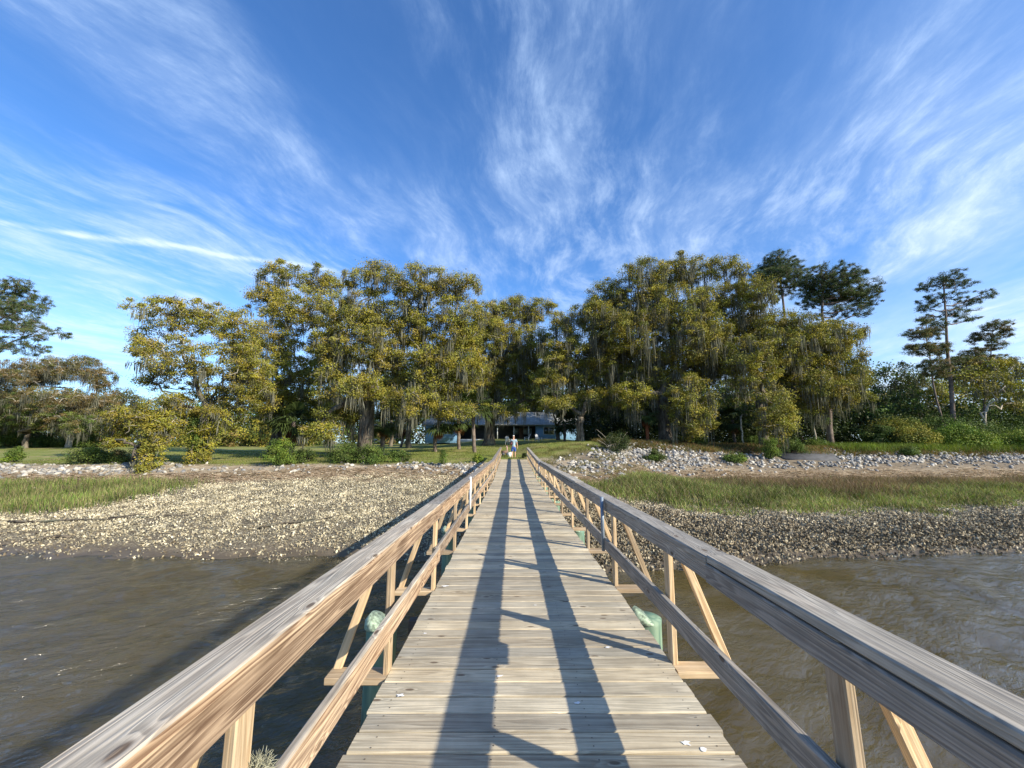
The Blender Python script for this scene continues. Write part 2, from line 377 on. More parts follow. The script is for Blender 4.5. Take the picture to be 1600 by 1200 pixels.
out(t, prin(t, col=c, rough=t.ss(wet, 0, 1, .95, .45), spec=.2, nor=bump(t, h, .8, .05)))
tag(A.build('ground', m, smooth=True), kind='structure')

# ------------------------------------------------------------------ water
wx = spaced([(-1500, -200, 150), (-200, -34, 6), (-34, 34, .085), (34, 200, 6), (200, 1500, 150)])
wy = spaced([(-1500, -100, 150), (-100, 2, 4), (2, 16.5, .075), (16.5, 18.5, .5)])
X, Y = np.meshgrid(wx, wy)
q = np.random.default_rng(3)
hgt = np.zeros_like(X); 
for k in range(46):
    lam = .22*(1.35**(k % 9))*q.uniform(.85, 1.15); ang = R(-58)+q.normal(0, .62)
    kx, ky = math.cos(ang)*2*math.pi/lam, math.sin(ang)*2*math.pi/lam
    ph = q.random()*6.28
    mod = .55+.45*np.sin(X*q.uniform(.15, .7)+q.random()*6)*np.sin(Y*q.uniform(.15, .8)+q.random()*6)
    hgt += .0042*lam**.75*mod*np.sin(kx*X+ky*Y+ph+.8*np.sin(X*.9+k)+.6*np.sin(Y*1.1+2*k))
calm = sm(Y, 9, 15)*.55 + .35*sm(X, 0, 3)*1.0
fade = (np.abs(X) < 33)*(Y > 2.2)*(Y < 16.4)
hgt *= np.clip(1-calm*.6, 0, 1)*fade*1.7
nx, ny = len(wx), len(wy); i = np.arange(ny-1)[:, None]*nx; j = np.arange(nx-1)[None]
F = np.stack([i+j, i+j+1, i+nx+j+1, i+nx+j], -1).reshape(-1, 4)
A = Acc(); A.add(np.stack([X, Y, WZ+hgt], -1).reshape(-1, 3), F)
m, t = mat('muddy_water')
pos = t.n('ShaderNodeNewGeometry').outputs['Position']; X_, Y_, Z_ = t.sep(pos)
rv = t.xyz(t.m('ADD', t.m('MULTIPLY', X_, .53), t.m('MULTIPLY', Y_, -.85)), t.m('ADD', t.m('MULTIPLY', X_, .34), t.m('MULTIPLY', Y_, .21)), 0.0)
n1 = t.noise(rv, 9.0, 4, .6, .6); n2 = t.noise(pos, .35, 3, .5, .8); n3 = t.noise(rv, 3.2, 3, .55, .5)
hb = t.m('MULTIPLY', t.m('ADD', t.m('MULTIPLY', n1, .85), n3), t.ss(n2, .36, .64, .25, 1.0))
c = t.mix(t.ss(n2, .35, .65), (.080, .060, .023), (.104, .086, .048))
sh = t.n('ShaderNodeBsdfPrincipled', {'Base Color': c, 'Roughness': .15, 'IOR': 1.55, 'Normal': bump(t, hb, t.ss(X_, -2, 4, 1.0, .38), .17), 'Subsurface Weight': 1.0, 'Subsurface Radius': (1.0, .8, .4), 'Subsurface Scale': 1.2})
sh.subsurface_method = 'BURLEY'; out(t, sh.outputs[0])
tag(A.build('water', m, smooth=True), kind='structure')

# ------------------------------------------------------------------ the dock
DL, DR = -.824, 1.117
def dz_(y): return 0.0 if y < 18 else .0415*(y-18)
dock = thing('wooden_dock', 'long weathered wooden footbridge dock with slatted railings leading over the muddy water to the bank', 'dock')
A = Acc(); y = -6.0; N_ = Acc()
while y < 30.3:
    wd = .140; za, zb = dz_(y)-.019, dz_(y+wd)-.019
    j0, j1, dzj = rng.normal(0, .006), rng.normal(0, .006), rng.normal(0, .0012)
    board(A, (DL+j0, y+wd/2, (za+zb)/2+dzj), (DR+j1, y+wd/2, (za+zb)/2+dzj+rng.normal(0, .001)), (0, 1, (zb-za)/wd), wd, .038,
          (.5, .62+rng.normal(0, .22)), c=.006)
    if y < 14:
        for xx in (-.72, -.1, .42, 1.02):
            for yy in (y+.035, y+.105):
                cx, cy = xx+rng.normal(0, .006), yy+rng.normal(0, .004)
                th = np.arange(6)*math.pi/3
                N_.add(np.stack([cx+.0042*np.cos(th), cy+.0042*np.sin(th), np.full(6, dz_(y)+.0022+dzj)], -1), np.arange(6))
    y += wd+.0075+abs(rng.normal(0, .0025))
A.build('deck', M_DECK, dock, uv=True)
M_NAIL = simple('rusty_nail', (.06, .045, .035), .6, .3, 40.0)
tag(N_.build('nail_heads', M_NAIL, dock), kind='stuff')

def rail_run(name, x, z, w_, h_, grey, splits, matl, dj=.006, jx=0):
    """one run of lumber along the dock, pieces butted, following the rise after y=18"""
    A = Acc(); ys = splits
    for a, b in zip(ys[:-1], ys[1:]):
        ox, oz = rng.normal(0, dj), rng.normal(0, dj*.6); e_ = rng.normal(0, .004, 4)
        segs = [(a, b)] if (b <= 18 or a >= 18) else [(a, 18), (18, b)]
        for (p, q_) in segs:
            board(A, (x+ox+e_[0]+jx*(p < 2.3), p+.0015, z+oz+e_[1]+dz_(p)), (x+ox+e_[2]+jx*(p < 2.3), q_-.0015, z+oz+e_[3]+dz_(q_)), (1, 0, 0), w_, h_, (grey[0]+rng.normal(0, .05), grey[1]), c=.006)
    return A.build(name, matl, dock, uv=True)
sp_r = [-6, -1.3, 2.38, 7.1, 11.9, 16.6, 21.3, 26.1, 30.4]; sp_l = [-6, -2.2, 4.3, 9.2, 14.0, 18.8, 23.5, 27.0, 30.3]
rail_run('top_rail', -.832, .880, .145, .042, (.05, .85), sp_l, M_RAIL)
rail_run('top_rail', 1.180, .864, .158, .042, (.92, .98), sp_r, M_RAIL, .003, .005)
rail_run('rail_face_board', -.8055, .788, .040, .140, (.02, .5), [y_+.4 for y_ in sp_l[:-1]]+[30.2], M_RAIL)
rail_run('rail_face_board', 1.1185, .791, .038, .104, (.90, .9), [-6, -1, 2.40]+[y_+.35 for y_ in sp_r[3:-1]]+[30.2], M_RAIL)
rail_run('middle_rail', -.8055, .380, .040, .135, (.12, .8), [-6, -.5, 4.4, 9.3, 14.1, 18.9, 23.6, 30.2], M_RAIL)
rail_run('middle_rail', 1.0975, .385, .040, .125, (.88, .9), [-6, 1.47, 6.2, 11, 15.7, 20.4, 25.2, 30.2], M_RAIL)
k = 0
for s in range(-4, 19):
    y = 1.50+1.575*s
    if y > 30.2: break
    zb = dz_(y)
    for side in (-1, 1):
        yy = y-(.12 if side < 0 else 0); zt = zb+(.858 if side < 0 else .842)
        xe = DL if side < 0 else DR
        A = Acc(); x = xe+side*.0205
        board(A, (x, yy, zb-.20), (x+rng.normal(0, .006), yy+rng.normal(0, .01), zt), (1, 0, 0), .038, .089, (.12+rng.random()*.2,)*2)
        A.build('post', M_FRESH, dock, uv=True)
        # outrigger board and diagonal brace
        xo = xe+side*(.405 if side < 0 else .43)
        A = Acc(); yo = yy-(.02 if side < 0 else .065); board(A, (xe+side*.003, yo, zb-.026), (xo, yo, zb-.026), (0, 1, 0), .14, .045, (.25, .25))
        board(A, (xe-side*.3, yy-.065, zb-.10), (xe-side*.01, yy-.065, zb-.10), (0, 1, 0), .038, .10, (.3, .3))
        A.build('outrigger_board', M_FRESH, dock, uv=True)
        A = Acc(); yb = yy+.045+.021
        ybr = yy+(.045 if side < 0 else -.02); board(A, (xo-side*.03, ybr, zb-.01), (xe+side*.085, ybr, zt-.02), (1, 0, 0), .055, .040, (.12, .12))
        A.build('diagonal_brace', M_FRESH, dock, uv=True)
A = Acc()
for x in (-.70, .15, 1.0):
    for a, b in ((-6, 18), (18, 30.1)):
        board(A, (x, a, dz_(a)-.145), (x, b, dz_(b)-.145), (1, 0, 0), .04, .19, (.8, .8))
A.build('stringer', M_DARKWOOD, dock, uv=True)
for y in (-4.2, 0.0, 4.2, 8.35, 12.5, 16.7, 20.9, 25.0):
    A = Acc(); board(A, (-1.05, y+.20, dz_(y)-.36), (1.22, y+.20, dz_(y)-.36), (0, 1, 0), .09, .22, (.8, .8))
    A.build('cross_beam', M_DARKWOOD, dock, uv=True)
    for side in (-1, 1):
        x = -1.25 if side < 0 else 1.30; yy = y-(.12 if side < 0 else 0)
        r_ = .140; zt = dz_(y)-.15; zb = gz(x, yy)-.6
        A = Acc()
        zz = np.array([zb, -1.9, -1.2, -.5, zt-.05, zt])
        zz = np.unique(np.clip(zz, zb, zt))
        tube(A, [(x+.004*k_, yy, z) for k_, z in enumerate(zz)], [r_]*len(zz), 30)
        pl = A.build('piling', M_PILE, dock)
        A = Acc(); tube(A, [(x, yy, zt-.035), (x, yy, zt-.002), (x+.01, yy, zt+.012)], [r_+.006, r_+.004, r_*.9], 26)
        A.build('pile_cap', M_PILETOP, pl)
A = Acc(); tube(A, [(-.765, 7.5, .36), (-.765, 7.5, .94)], .019, 12); A.build('white_pipe', M_WHITE, dock, smooth=False)
for y in (4.85, 15.9):
    A = Acc(); box(A, 1.045, 1.076, y-.022, y+.022, .30+dz_(y), .905+dz_(y)); A.build('steel_post', M_STEEL, dock)
A = Acc(); box(A, 1.162, 1.262, 2.16, 2.44, .765, .845); A.build('shadow_jog_box', M_STEEL, dock)  # unseen box outside the rail, shaped to cast the jog in its shadow
for (px_, py_, r_) in ((780, 1057, .012), (903, 1099, .010), (950, 1012, .012), (695, 916, .022), (626, 1087, .013), (1072, 1162, .017), (1100, 1172, .013), (836, 946, .008), (664, 990, .01)):
    al_ = PITCH+math.atan((600-py_)/620); y = 1.5/-math.tan(al_); p = P(px_, py_, y)
    th = np.arange(12)*math.pi/6; rr = r_*(1+rng.normal(0, .28, 12))
    A = Acc(); v = np.stack([p.x+rr*1.5*np.cos(th), y+rr*np.sin(th), np.full(12, .0035)], -1)
    v2 = v.copy(); v2[:, :2] = p.x*0+np.array([p.x, y])+(v[:, :2]-np.array([p.x, y]))*.6; v2[:, 2] = .006
    A.add(v, np.arange(12)); A.build('bird_dropping', M_WHITE, dock)

# tuft of moss caught on the middle rail
A = Acc(); c0 = np.array([-.815, 1.42, .47])
for k in range(620):
    a = rng.normal(0, 1, 3); a /= np.linalg.norm(a); p = c0+a*np.array([.035, .07, .035])*rng.random()**.4
    pts = [p]; d_ = a+rng.normal(0, .6, 3)
    for s in range(4): d_ = d_+rng.normal(0, .6, 3)+np.array([0, 0, -.12]); pts.append(pts[-1]+d_/np.linalg.norm(d_)*.009)
    tube(A, pts, [.0011]*4+[.0004], 3, np.array([.40, .39, .28])*rng.uniform(.7, 1.25), cap=False)
tag(A.build('moss_tuft', M_MOSS), 'small dry tuft of Spanish moss caught on the left middle rail', 'moss')

# ------------------------------------------------------------------ foliage
OLIVE = np.array([[.31, .275, .035], [.23, .23, .035], [.34, .28, .04], [.16, .175, .035], [.28, .22, .045], [.26, .25, .06], [.28, .275, .04]])
GREEN = np.array([[.09, .145, .03], [.12, .18, .035], [.06, .10, .025], [.16, .20, .045]])
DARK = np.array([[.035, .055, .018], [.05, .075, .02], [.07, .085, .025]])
PINE = np.array([[.07, .11, .04], [.09, .125, .045], [.12, .145, .055]])
BROWN = np.array([[.20, .15, .06], [.16, .145, .05], [.12, .14, .04], [.22, .15, .06]])
BRIGHT = np.array([[.17, .24, .03], [.22, .26, .04], [.12, .20, .03]])

def leaves(A, ctr, rad, n, pal, size=(.10, .18), aspect=.55, flat=.55, r=rng, mixp=None, droop=0):
    """n leaf cards round each clump centre"""
    ctr = np.asarray(ctr, float); K = len(ctr)
    rad = np.broadcast_to(rad, (K,))
    idx = np.repeat(np.arange(K), n)
    a = r.normal(0, 1, (K*n, 3)); a /= np.linalg.norm(a, axis=1)[:, None]
    rr = r.random(K*n)**.45
    off = a*rr[:, None]*rad[idx][:, None]; off[:, 2] *= flat
    # spiky sprays: pull a share of the leaves onto short outward twigs
    p = ctr[idx]+off
    tw = r.random(K*n) < .3; p[tw] += (a[tw]*np.array([1, 1, .7]))*rad[idx][tw][:, None]*r.uniform(.1, .5, (tw.sum(), 1))
    p[:, 2] -= droop*r.random(K*n)
    nrm = a*np.array([1, 1, .6])+np.array([0, 0, .55])+r.normal(0, .6, (K*n, 3)); nrm /= np.linalg.norm(nrm, axis=1)[:, None]
    t1 = np.cross(nrm, r.normal(0, 1, (K*n, 3))); t1 /= np.linalg.norm(t1, axis=1)[:, None]; t2 = np.cross(nrm, t1)
    s = r.uniform(size[0], size[1], K*n)[:, None]*.5
    v = np.stack([p-t1*s, p+t2*s*aspect, p+t1*s, p-t2*s*aspect], 1).reshape(-1, 3)
    f = np.arange(K*n*4).reshape(-1, 4)
    ci = r.integers(0, len(pal), K); ct = pal[ci]*r.uniform(.58, 1.1, (K, 1))
    col = ct[idx]*r.uniform(.82, 1.18, (K*n, 1)); other = pal[r.integers(0, len(pal), K*n)]
    col = col*.86+other*.14
    A.add(v, f, np.repeat(col, 4, axis=0))

def hang_moss(A, pts, n=10, L=(.5, 2.0), r=rng, spread=.15, wd=.026):
    pts = np.asarray(pts, float); K = len(pts)
    if K == 0: return
    p = np.repeat(pts, n, 0)+r.normal(0, spread, (K*n, 3))*np.array([1, 1, .4])
    Lk = np.repeat(r.uniform(L[0], L[1], K), n)*r.uniform(.35, 1.0, K*n)
    a = r.random(K*n)*math.pi; s = np.stack([np.cos(a), np.sin(a), 0*a], -1)*(wd*r.uniform(.5, 1.4, K*n))[:, None]
    m1 = p+r.normal(0, .05, p.shape); m1[:, 2] = p[:, 2]-Lk*.55
    e = m1+r.normal(0, .05, p.shape); e[:, 2] = p[:, 2]-Lk
    v = np.stack([p-s*.6, p+s*.6, m1+s, m1-s, e], 1).reshape(-1, 3)
    b = np.arange(K*n)[:, None]*5
    col = np.repeat(np.array([.135, .135, .10])*r.uniform(.6, 1.25, (K*n, 1)), 5, 0)
    base = A.n; A.add(v, b+np.array([[0, 1, 2, 3]]), col); A.more(b+np.array([[3, 2, 4]]), base)

def tree(name, label, base, dist, lobes, tr=.35, fork=.35, pal=OLIVE, dens=1.0, nl=150, clump=.70, size=(.085, .17), aspect=.6, flat=.6,
         moss=.35, mossL=(.6, 2.0), seed=1, bark=None, cat='tree', group=None, lean=0, top=None, bowz=.5, depth=.85, leafmat=None, shell=.36, twig=.035, nbr=1.0):
    r = np.random.default_rng(seed)
    bx = P(base, 700, dist).x; bz = gz(bx, dist)-.25
    b0 = np.array([bx, dist, bz]); sc = dist/612
    L = []
    for lb in lobes:
        lx_, ly_, rx_, ry_ = lb[:4]; dy_ = lb[4] if len(lb) > 4 else r.uniform(-.5, .5)*rx_*sc*depth*1.4
        c_ = np.array(P(lx_, ly_, dist+dy_)); L.append((c_, rx_*sc*1.08, ry_*sc*(1.1 if top is None else 1.45)))
    T = thing(name, label, cat, b0+np.array([0, 0, .25]), 0, group)
    o0 = np.array(T.location)
    W = Acc(); nodes = []; nr = []
    topz = max(c_[2] for c_, _, _ in L)
    if top is not None:   # straight leader (pines)
        tp = np.array(P(top[0], top[1], dist)); f0 = tp
        n = 9; pts = curve(b0, tp, (lean, 0, 0), n, .06, r); rad = np.linspace(tr, tr*.22, n); rad[0] *= 1.25
        tube(W, pts-o0, rad, 9)
        tt = np.linspace(0, 1, 40); pp = np.stack([np.interp(tt, np.linspace(0, 1, n), pts[:, q]) for q in range(3)], -1)
        for c_, rx_, ry_ in L:
            h = c_[2]-ry_*.6-.18*abs(c_[0]-tp[0]); q = np.argmin(np.abs(pp[:, 2]-h)); s0 = pp[q]
            if np.linalg.norm(s0-c_) > .4:
                cc = curve(s0, c_, (0, 0, -.25), 6, .08, r); tube(W, cc-o0, np.linspace(tr*.30, .04, 6), 5); nodes += list(cc[3:])
            nodes.append(c_)
    else:
        f0 = b0+np.array([lean, r.normal(0, .2), (topz-bz)*fork])
        pts = curve(b0, f0, (r.normal(0, .12), r.normal(0, .12), 0), 7, .04, r); rad = tr*np.array([1.5, 1.12, 1.0, .95, .92, .92, .88])
        tube(W, pts-o0, rad, 12)
        order = sorted(L, key=lambda a: np.linalg.norm((a[0]-f0)))
        mains = []
        for c_, rx_, ry_ in order:
            # start from the closest existing limb point lower than the lobe, else the fork
            s0 = f0; r0 = tr*.62
            if mains:
                M_ = np.array([p for p, _ in mains]); D = np.linalg.norm(M_-c_, axis=1)+1.2*np.maximum(0, M_[:, 2]-c_[2]+.3)
                q = np.argmin(D)
                if D[q] < np.linalg.norm(f0-c_)*.72: s0 = M_[q]; r0 = mains[q][1]*.75
            dd = np.linalg.norm(c_-s0)
            cc = curve(s0, c_, (r.normal(0, .05*dd)-.06*(c_[0]-s0[0]), r.normal(0, .05*dd), (.13 if s0 is f0 else .05)*dd), 8, .045*dd, r)
            rad = np.linspace(r0, max(.06, r0*.22), 8); tube(W, cc-o0, rad, 7)
            mains += [(cc[q], rad[q]) for q in range(2, 8)]; nodes += [cc[q] for q in range(4, 8)]
    nodes = [np.array(n_) for n_ in nodes]; W1 = W; W = Acc()
    cl = []; cr = []
    for c_, rx_, ry_ in L:
        area = math.pi*rx_*ry_; n = max(3, int(area*dens*2.5/clump**2))
        a = r.normal(0, 1, (n, 3)); a /= np.linalg.norm(a, axis=1)[:, None]; rr = r.random(n)**shell
        p = c_+a*rr[:, None]*np.array([rx_, rx_*depth, ry_])
        cl.append(p); cr.append(clump*r.uniform(.55, 1.25, n)*np.where(rr > .93, .7, 1))
    cl = np.concatenate(cl); cr = np.concatenate(cr)
    # twigs: connect each clump to the nearest node already in the tree
    ND = np.array(nodes); dmin = np.min(np.linalg.norm(cl[:, None]-ND[None], axis=2), axis=1); o_ = np.argsort(dmin)
    buf = np.zeros((len(ND)+2*len(cl), 3)); buf[:len(ND)] = ND; nn = len(ND)
    for q in o_:
        if r.random() > nbr: continue
        D = np.linalg.norm(buf[:nn]-cl[q], axis=1); k_ = np.argmin(D); s0 = buf[k_]
        dd = D[k_]
        if dd > .15:
            cc = curve(s0, cl[q], r.normal(0, .10*dd, 3), 4, .05*dd, r); tube(W, cc-o0, np.linspace(twig*(1+.35*min(dd, 3)), twig*.45, 4), 4, cap=False); buf[nn] = cc[2]; nn += 1
            # bare twig tip poking out
            tip = cl[q]+(cl[q]-s0)/dd*cr[q]*.8+r.normal(0, .2, 3); tube(W, np.array([cl[q], (cl[q]+tip)/2+r.normal(0, .06, 3), tip])-o0, [twig*.5, twig*.35, .006], 3, cap=False)
        buf[nn] = cl[q]; nn += 1
    W1.build('trunk', bark or M_BARK, T, smooth=True); W.build('branches', M_LIMB if (bark is None or bark is M_BARK) else bark, T, smooth=True)
    Cn = Acc(); leaves(Cn, cl-o0, cr, nl, pal, size, aspect, flat, r); Cn.build('crown', leafmat or M_LEAF, T)
    if moss > 0:
        Ms = Acc(); pick = r.random(len(cl)) < moss; pk = cl[pick]-o0; pk[:, 2] -= cr[pick]*.3
        pk = np.concatenate([pk, pk+r.normal(0, .28, pk.shape)]); hang_moss(Ms, pk, 13, mossL, r); tag(Ms.build('hanging_moss', M_MOSS, T), kind='stuff')
    return T

OG = 'live oaks on the bank'
T5 = tree('live_oak', 'leaning olive oak with a vine-covered dark trunk at the left edge of the riprap', 312, 27.5,
     [(255, 490, 46, 22), (322, 498, 48, 26), (228, 535, 28, 26), (285, 555, 60, 28), (372, 520, 34, 32), (335, 605, 55, 28), (268, 632, 36, 20), (385, 580, 36, 40), (300, 655, 32, 22), (240, 590, 25, 18), (316, 690, 17, 30, -.3), (308, 720, 13, 20, -.3), (400, 620, 30, 26), (345, 650, 34, 24)],
     tr=.30, fork=.32, seed=11, clump=.52, nl=130, size=(.07, .13), moss=.08, mossL=(.4, 1.3), group=OG, dens=.8)
r = np.random.default_rng(99); A = Acc(); n = 70; th = r.random(n)*6.28; zz = r.uniform(0, 3.0, n); rr = .35+.35*zz/3
leaves(A, np.stack([rr*np.cos(th)+.05*zz, rr*np.sin(th), zz], -1), .36*r.uniform(.6, 1.2, n), 110, GREEN, (.06, .12), .8, .9, r); A.build('vine', M_LEAF, T5)
tree('live_oak', 'short drooping yellow oak hanging low over the stones at the left', 219, 26,
     [(212, 650, 38, 16), (180, 668, 20, 14), (245, 668, 18, 20), (238, 705, 14, 32, -.5), (224, 742, 9, 16, -1.0), (175, 690, 12, 8), (262, 660, 20, 14)],
     tr=.14, fork=.45, seed=12, clump=.45, nl=90, size=(.07, .13), moss=.12, mossL=(.3, .8), group=OG, dens=1.2)
tree('live_oak', 'tall olive oak behind the cabbage palm, left of the thick-trunked oak', 428, 37,
     [(440, 428, 34, 18), (500, 440, 36, 24), (418, 470, 28, 28), (478, 490, 50, 36), (425, 540, 42, 36), (512, 560, 42, 40), (385, 560, 30, 30), (455, 590, 45, 34), (400, 610, 30, 24), (470, 635, 40, 16), (420, 655, 30, 18), (500, 640, 26, 18)],
     tr=.42, fork=.34, seed=13, group=OG, moss=.14, dens=.95)
tree('live_oak', 'massive thick-trunked oak with a broad olive crown standing left of the dock', 572, 30.5,
     [(590, 437, 50, 22), (658, 442, 44, 24), (555, 490, 52, 38), (632, 505, 56, 44), (718, 450, 36, 20), (712, 505, 44, 42), (600, 575, 42, 34), (527, 600, 34, 34), (680, 585, 42, 36), (728, 570, 30, 42), (545, 645, 36, 20), (650, 630, 40, 20), (500, 665, 22, 22, -2), (700, 640, 40, 18), (520, 540, 34, 34), (585, 540, 40, 30), (672, 560, 46, 34), (560, 605, 34, 22, -2), (605, 625, 26, 16, -1.5)],
     tr=.58, fork=.36, seed=14, group=OG, moss=.18, clump=.62, dens=1.1, nl=150, size=(.075, .145))
tree('live_oak', 'wide mossy oak with a stout pale trunk standing in front of the blue house', 763, 47,
     [(800, 484, 36, 20), (842, 486, 30, 17), (775, 530, 40, 36), (832, 535, 34, 26), (805, 560, 44, 26), (760, 500, 26, 26), (870, 560, 26, 18), (780, 640, 40, 10, -2), (752, 590, 34, 28), (735, 540, 26, 30), (815, 590, 46, 14), (790, 612, 50, 10), (850, 625, 26, 12), (700, 620, 30, 16), (720, 590, 26, 20)],
     tr=.62, fork=.24, seed=15, group=OG, moss=.28, mossL=(.8, 2.6), dens=1.05, lean=.2)
tree('live_oak', 'forked grey-trunked oak on the lawn just right of the dock end', 908, 42,
     [(885, 512, 28, 26), (930, 488, 34, 26), (868, 560, 28, 26), (905, 550, 40, 28), (930, 620, 40, 14), (870, 630, 26, 12), (952, 555, 40, 34), (905, 590, 34, 16), (858, 590, 26, 14), (960, 610, 36, 20)],
     tr=.40, fork=.20, seed=16, group=OG, moss=.28, mossL=(.7, 2.2), dens=.9, bark=M_BARK)
tree('live_oak', 'largest oak of the right bank, heavily hung with grey moss', 1042, 40.5,
     [(955, 460, 34, 24), (1008, 428, 36, 22), (1070, 420, 42, 22), (1132, 420, 36, 16), (975, 515, 46, 36), (1055, 490, 56, 44), (1128, 482, 50, 40), (1020, 575, 44, 40), (1100, 560, 52, 42), (935, 500, 26, 30), (1078, 625, 34, 34, -3), (990, 620, 34, 22), (1085, 660, 28, 24, -3.4), (1010, 480, 50, 36), (1090, 530, 50, 40), (1160, 530, 36, 40), (945, 560, 34, 26)],
     tr=.62, fork=.26, seed=17, group=OG, moss=.34, mossL=(.8, 3.0), dens=.95)
tree('live_oak', 'golden olive oak at the right end of the grove before the two pines', 1196, 38,
     [(1180, 455, 30, 24), (1205, 505, 46, 32), (1255, 520, 42, 28), (1175, 565, 40, 40), (1240, 575, 48, 36), (1308, 560, 38, 30), (1330, 525, 22, 18), (1296, 515, 26, 18), (1340, 590, 18, 16), (1210, 645, 28, 36, -3), (1290, 600, 34, 18), (1215, 540, 44, 34), (1285, 545, 40, 30), (1265, 625, 34, 22), (1325, 620, 30, 20)],
     tr=.42, fork=.30, seed=18, group=OG, moss=.26, mossL=(.7, 2.4), dens=.9)
tree('oak_tree', 'brownish thin-crowned oak with bare pale limbs in the left background', 106, 58,
     [(118, 575, 40, 18), (62, 580, 36, 22), (155, 590, 22, 16), (100, 622, 66, 12), (20, 590, 34, 26), (160, 640, 30, 20)],
     tr=.28, fork=.45, seed=19, pal=BROWN, moss=.3, bark=M_PALEBARK, dens=1.1, nl=120)
tree('oak_tree', 'golden-brown low oak behind the left lawn shrubs', 40, 55,
     [(20, 640, 50, 24), (85, 650, 50, 20), (140, 660, 30, 18), (-30, 640, 50, 34)], tr=.3, fork=.4, seed=20, pal=np.concatenate([BROWN, GREEN]), moss=.25, dens=.9)
PG = 'tall pines'
pk = dict(pal=PINE, nl=85, size=(.14, .26), aspect=.15, flat=.6, moss=0, bark=M_PINEBARK, cat='pine tree', group=PG, clump=.36, dens=.60, depth=1.0, twig=.035)
tree('pine_tree', 'dark flat-layered pine leaning in at the far left edge of the picture', -40, 42,
     [(20, 466, 42, 14), (58, 518, 34, 9), (0, 500, 50, 12), (-50, 480, 50, 30), (28, 445, 22, 8), (35, 480, 28, 10), (10, 540, 46, 8)], tr=.4, top=(-30, 440), seed=31, **pk)
tree('pine_tree', 'tall pine with wide flat crown and long bare trunk right of the grove', 1298, 42,
     [(1290, 425, 34, 7), (1322, 436, 30, 8), (1348, 458, 22, 8), (1355, 474, 18, 6), (1285, 446, 36, 9), (1318, 468, 36, 8), (1268, 472, 22, 7), (1310, 488, 34, 5), (1262, 440, 14, 8), (1340, 490, 18, 4), (1300, 436, 40, 10), (1330, 455, 40, 12), (1300, 458, 36, 10), (1275, 458, 24, 10)], tr=.30, top=(1283, 420), seed=32, **pk)
tree('pine_tree', 'dark pine top rising behind the big right oak', 1252, 49,
     [(1215, 402, 20, 7), (1238, 414, 18, 7), (1198, 420, 20, 9), (1222, 428, 30, 8), (1240, 440, 16, 6), (1195, 444, 20, 8), (1225, 458, 26, 7), (1215, 415, 26, 12), (1230, 435, 30, 12), (1205, 435, 22, 12), (1185, 432, 14, 8)], tr=.30, top=(1216, 400), seed=33, **pk)
tree('pine_tree', 'lone tall pine with a ragged tufted crown far right of the grove', 1492, 44,
     [(1480, 433, 24, 6), (1460, 446, 22, 6), (1502, 444, 18, 5), (1470, 466, 28, 6), (1530, 462, 20, 5), (1510, 474, 16, 4), (1492, 490, 28, 5), (1448, 480, 14, 5), (1465, 505, 16, 5), (1512, 500, 14, 4)], tr=.26, top=(1474, 432), seed=34, **pk)
pk2 = dict(pk); pk2.update(pal=np.concatenate([PINE, BROWN]), dens=1.0, bark=M_PINEBARK, group=None, cat='tree')
tree('slender_tree', 'thin twisting tree with sparse leaves just left of the lone tall pine', 1482, 43,
     [(1445, 500, 10, 6), (1432, 522, 16, 7), (1458, 520, 12, 9), (1470, 545, 14, 8), (1448, 545, 14, 8), (1425, 545, 10, 7), (1462, 575, 20, 12)], tr=.13, top=(1448, 500), lean=-.4, seed=35, **pk2)
tree('slender_tree', 'sparse leaning tree with bare pale branches right of the lone tall pine', 1532, 46,
     [(1558, 508, 16, 6), (1572, 520, 10, 5), (1535, 528, 18, 7), (1556, 540, 12, 5), (1520, 556, 20, 9), (1500, 575, 30, 14), (1548, 570, 26, 12)], tr=.14, top=(1552, 512), seed=36, **pk2)
BG = 'trees along the edge of the wood'
bgk = dict(cat='tree', group=BG, moss=.3, nl=75, clump=1.0, size=(.15, .28), dens=.8)
tree('broadleaf_tree', 'dark green rounded tree right of the golden oak', 1402, 52, [(1400, 590, 34, 22), (1385, 635, 34, 28), (1425, 640, 30, 30)], tr=.25, seed=41, pal=np.concatenate([DARK, GREEN]), **bgk)
tree('broadleaf_tree', 'yellow-green tree behind the base of the lone tall pine', 1452, 54, [(1445, 598, 34, 20), (1470, 630, 30, 24), (1500, 600, 26, 24)], tr=.25, seed=42, pal=np.concatenate([OLIVE, BRIGHT]), **bgk)
tree('broadleaf_tree', 'low olive oak with two pale trunks at the far right', 1540, 44, [(1545, 580, 34, 20), (1570, 605, 34, 24), (1520, 590, 22, 16), (1590, 630, 18, 14)], tr=.16, seed=43, pal=OLIVE, bark=M_PALEBARK, **bgk)
tree('broadleaf_tree', 'tall dark tree in the distance at the right edge', 1600, 85, [(1600, 575, 34, 16), (1640, 590, 40, 26), (1560, 600, 30, 20)], tr=.4, seed=44, pal=DARK, **bgk)
tree('broadleaf_tree', 'green bushy tree at the left edge behind the lawn', -10, 62, [(-20, 640, 50, 30), (30, 660, 40, 22)], tr=.3, seed=45, pal=GREEN, **bgk)
tree('broadleaf_tree', 'dark tree between the left lawn and the drooping oak', 165, 68, [(190, 625, 30, 18), (150, 655, 40, 20), (210, 660, 30, 18)], tr=.3, seed=46, pal=np.concatenate([DARK, BROWN]), **bgk)
tree('broadleaf_tree', 'shaded tree hung with moss behind the thick-trunked oak', 640, 52, [(640, 610, 50, 26), (690, 600, 40, 28), (600, 630, 30, 16)], tr=.35, seed=47, pal=np.concatenate([DARK, GREEN]), **bgk)
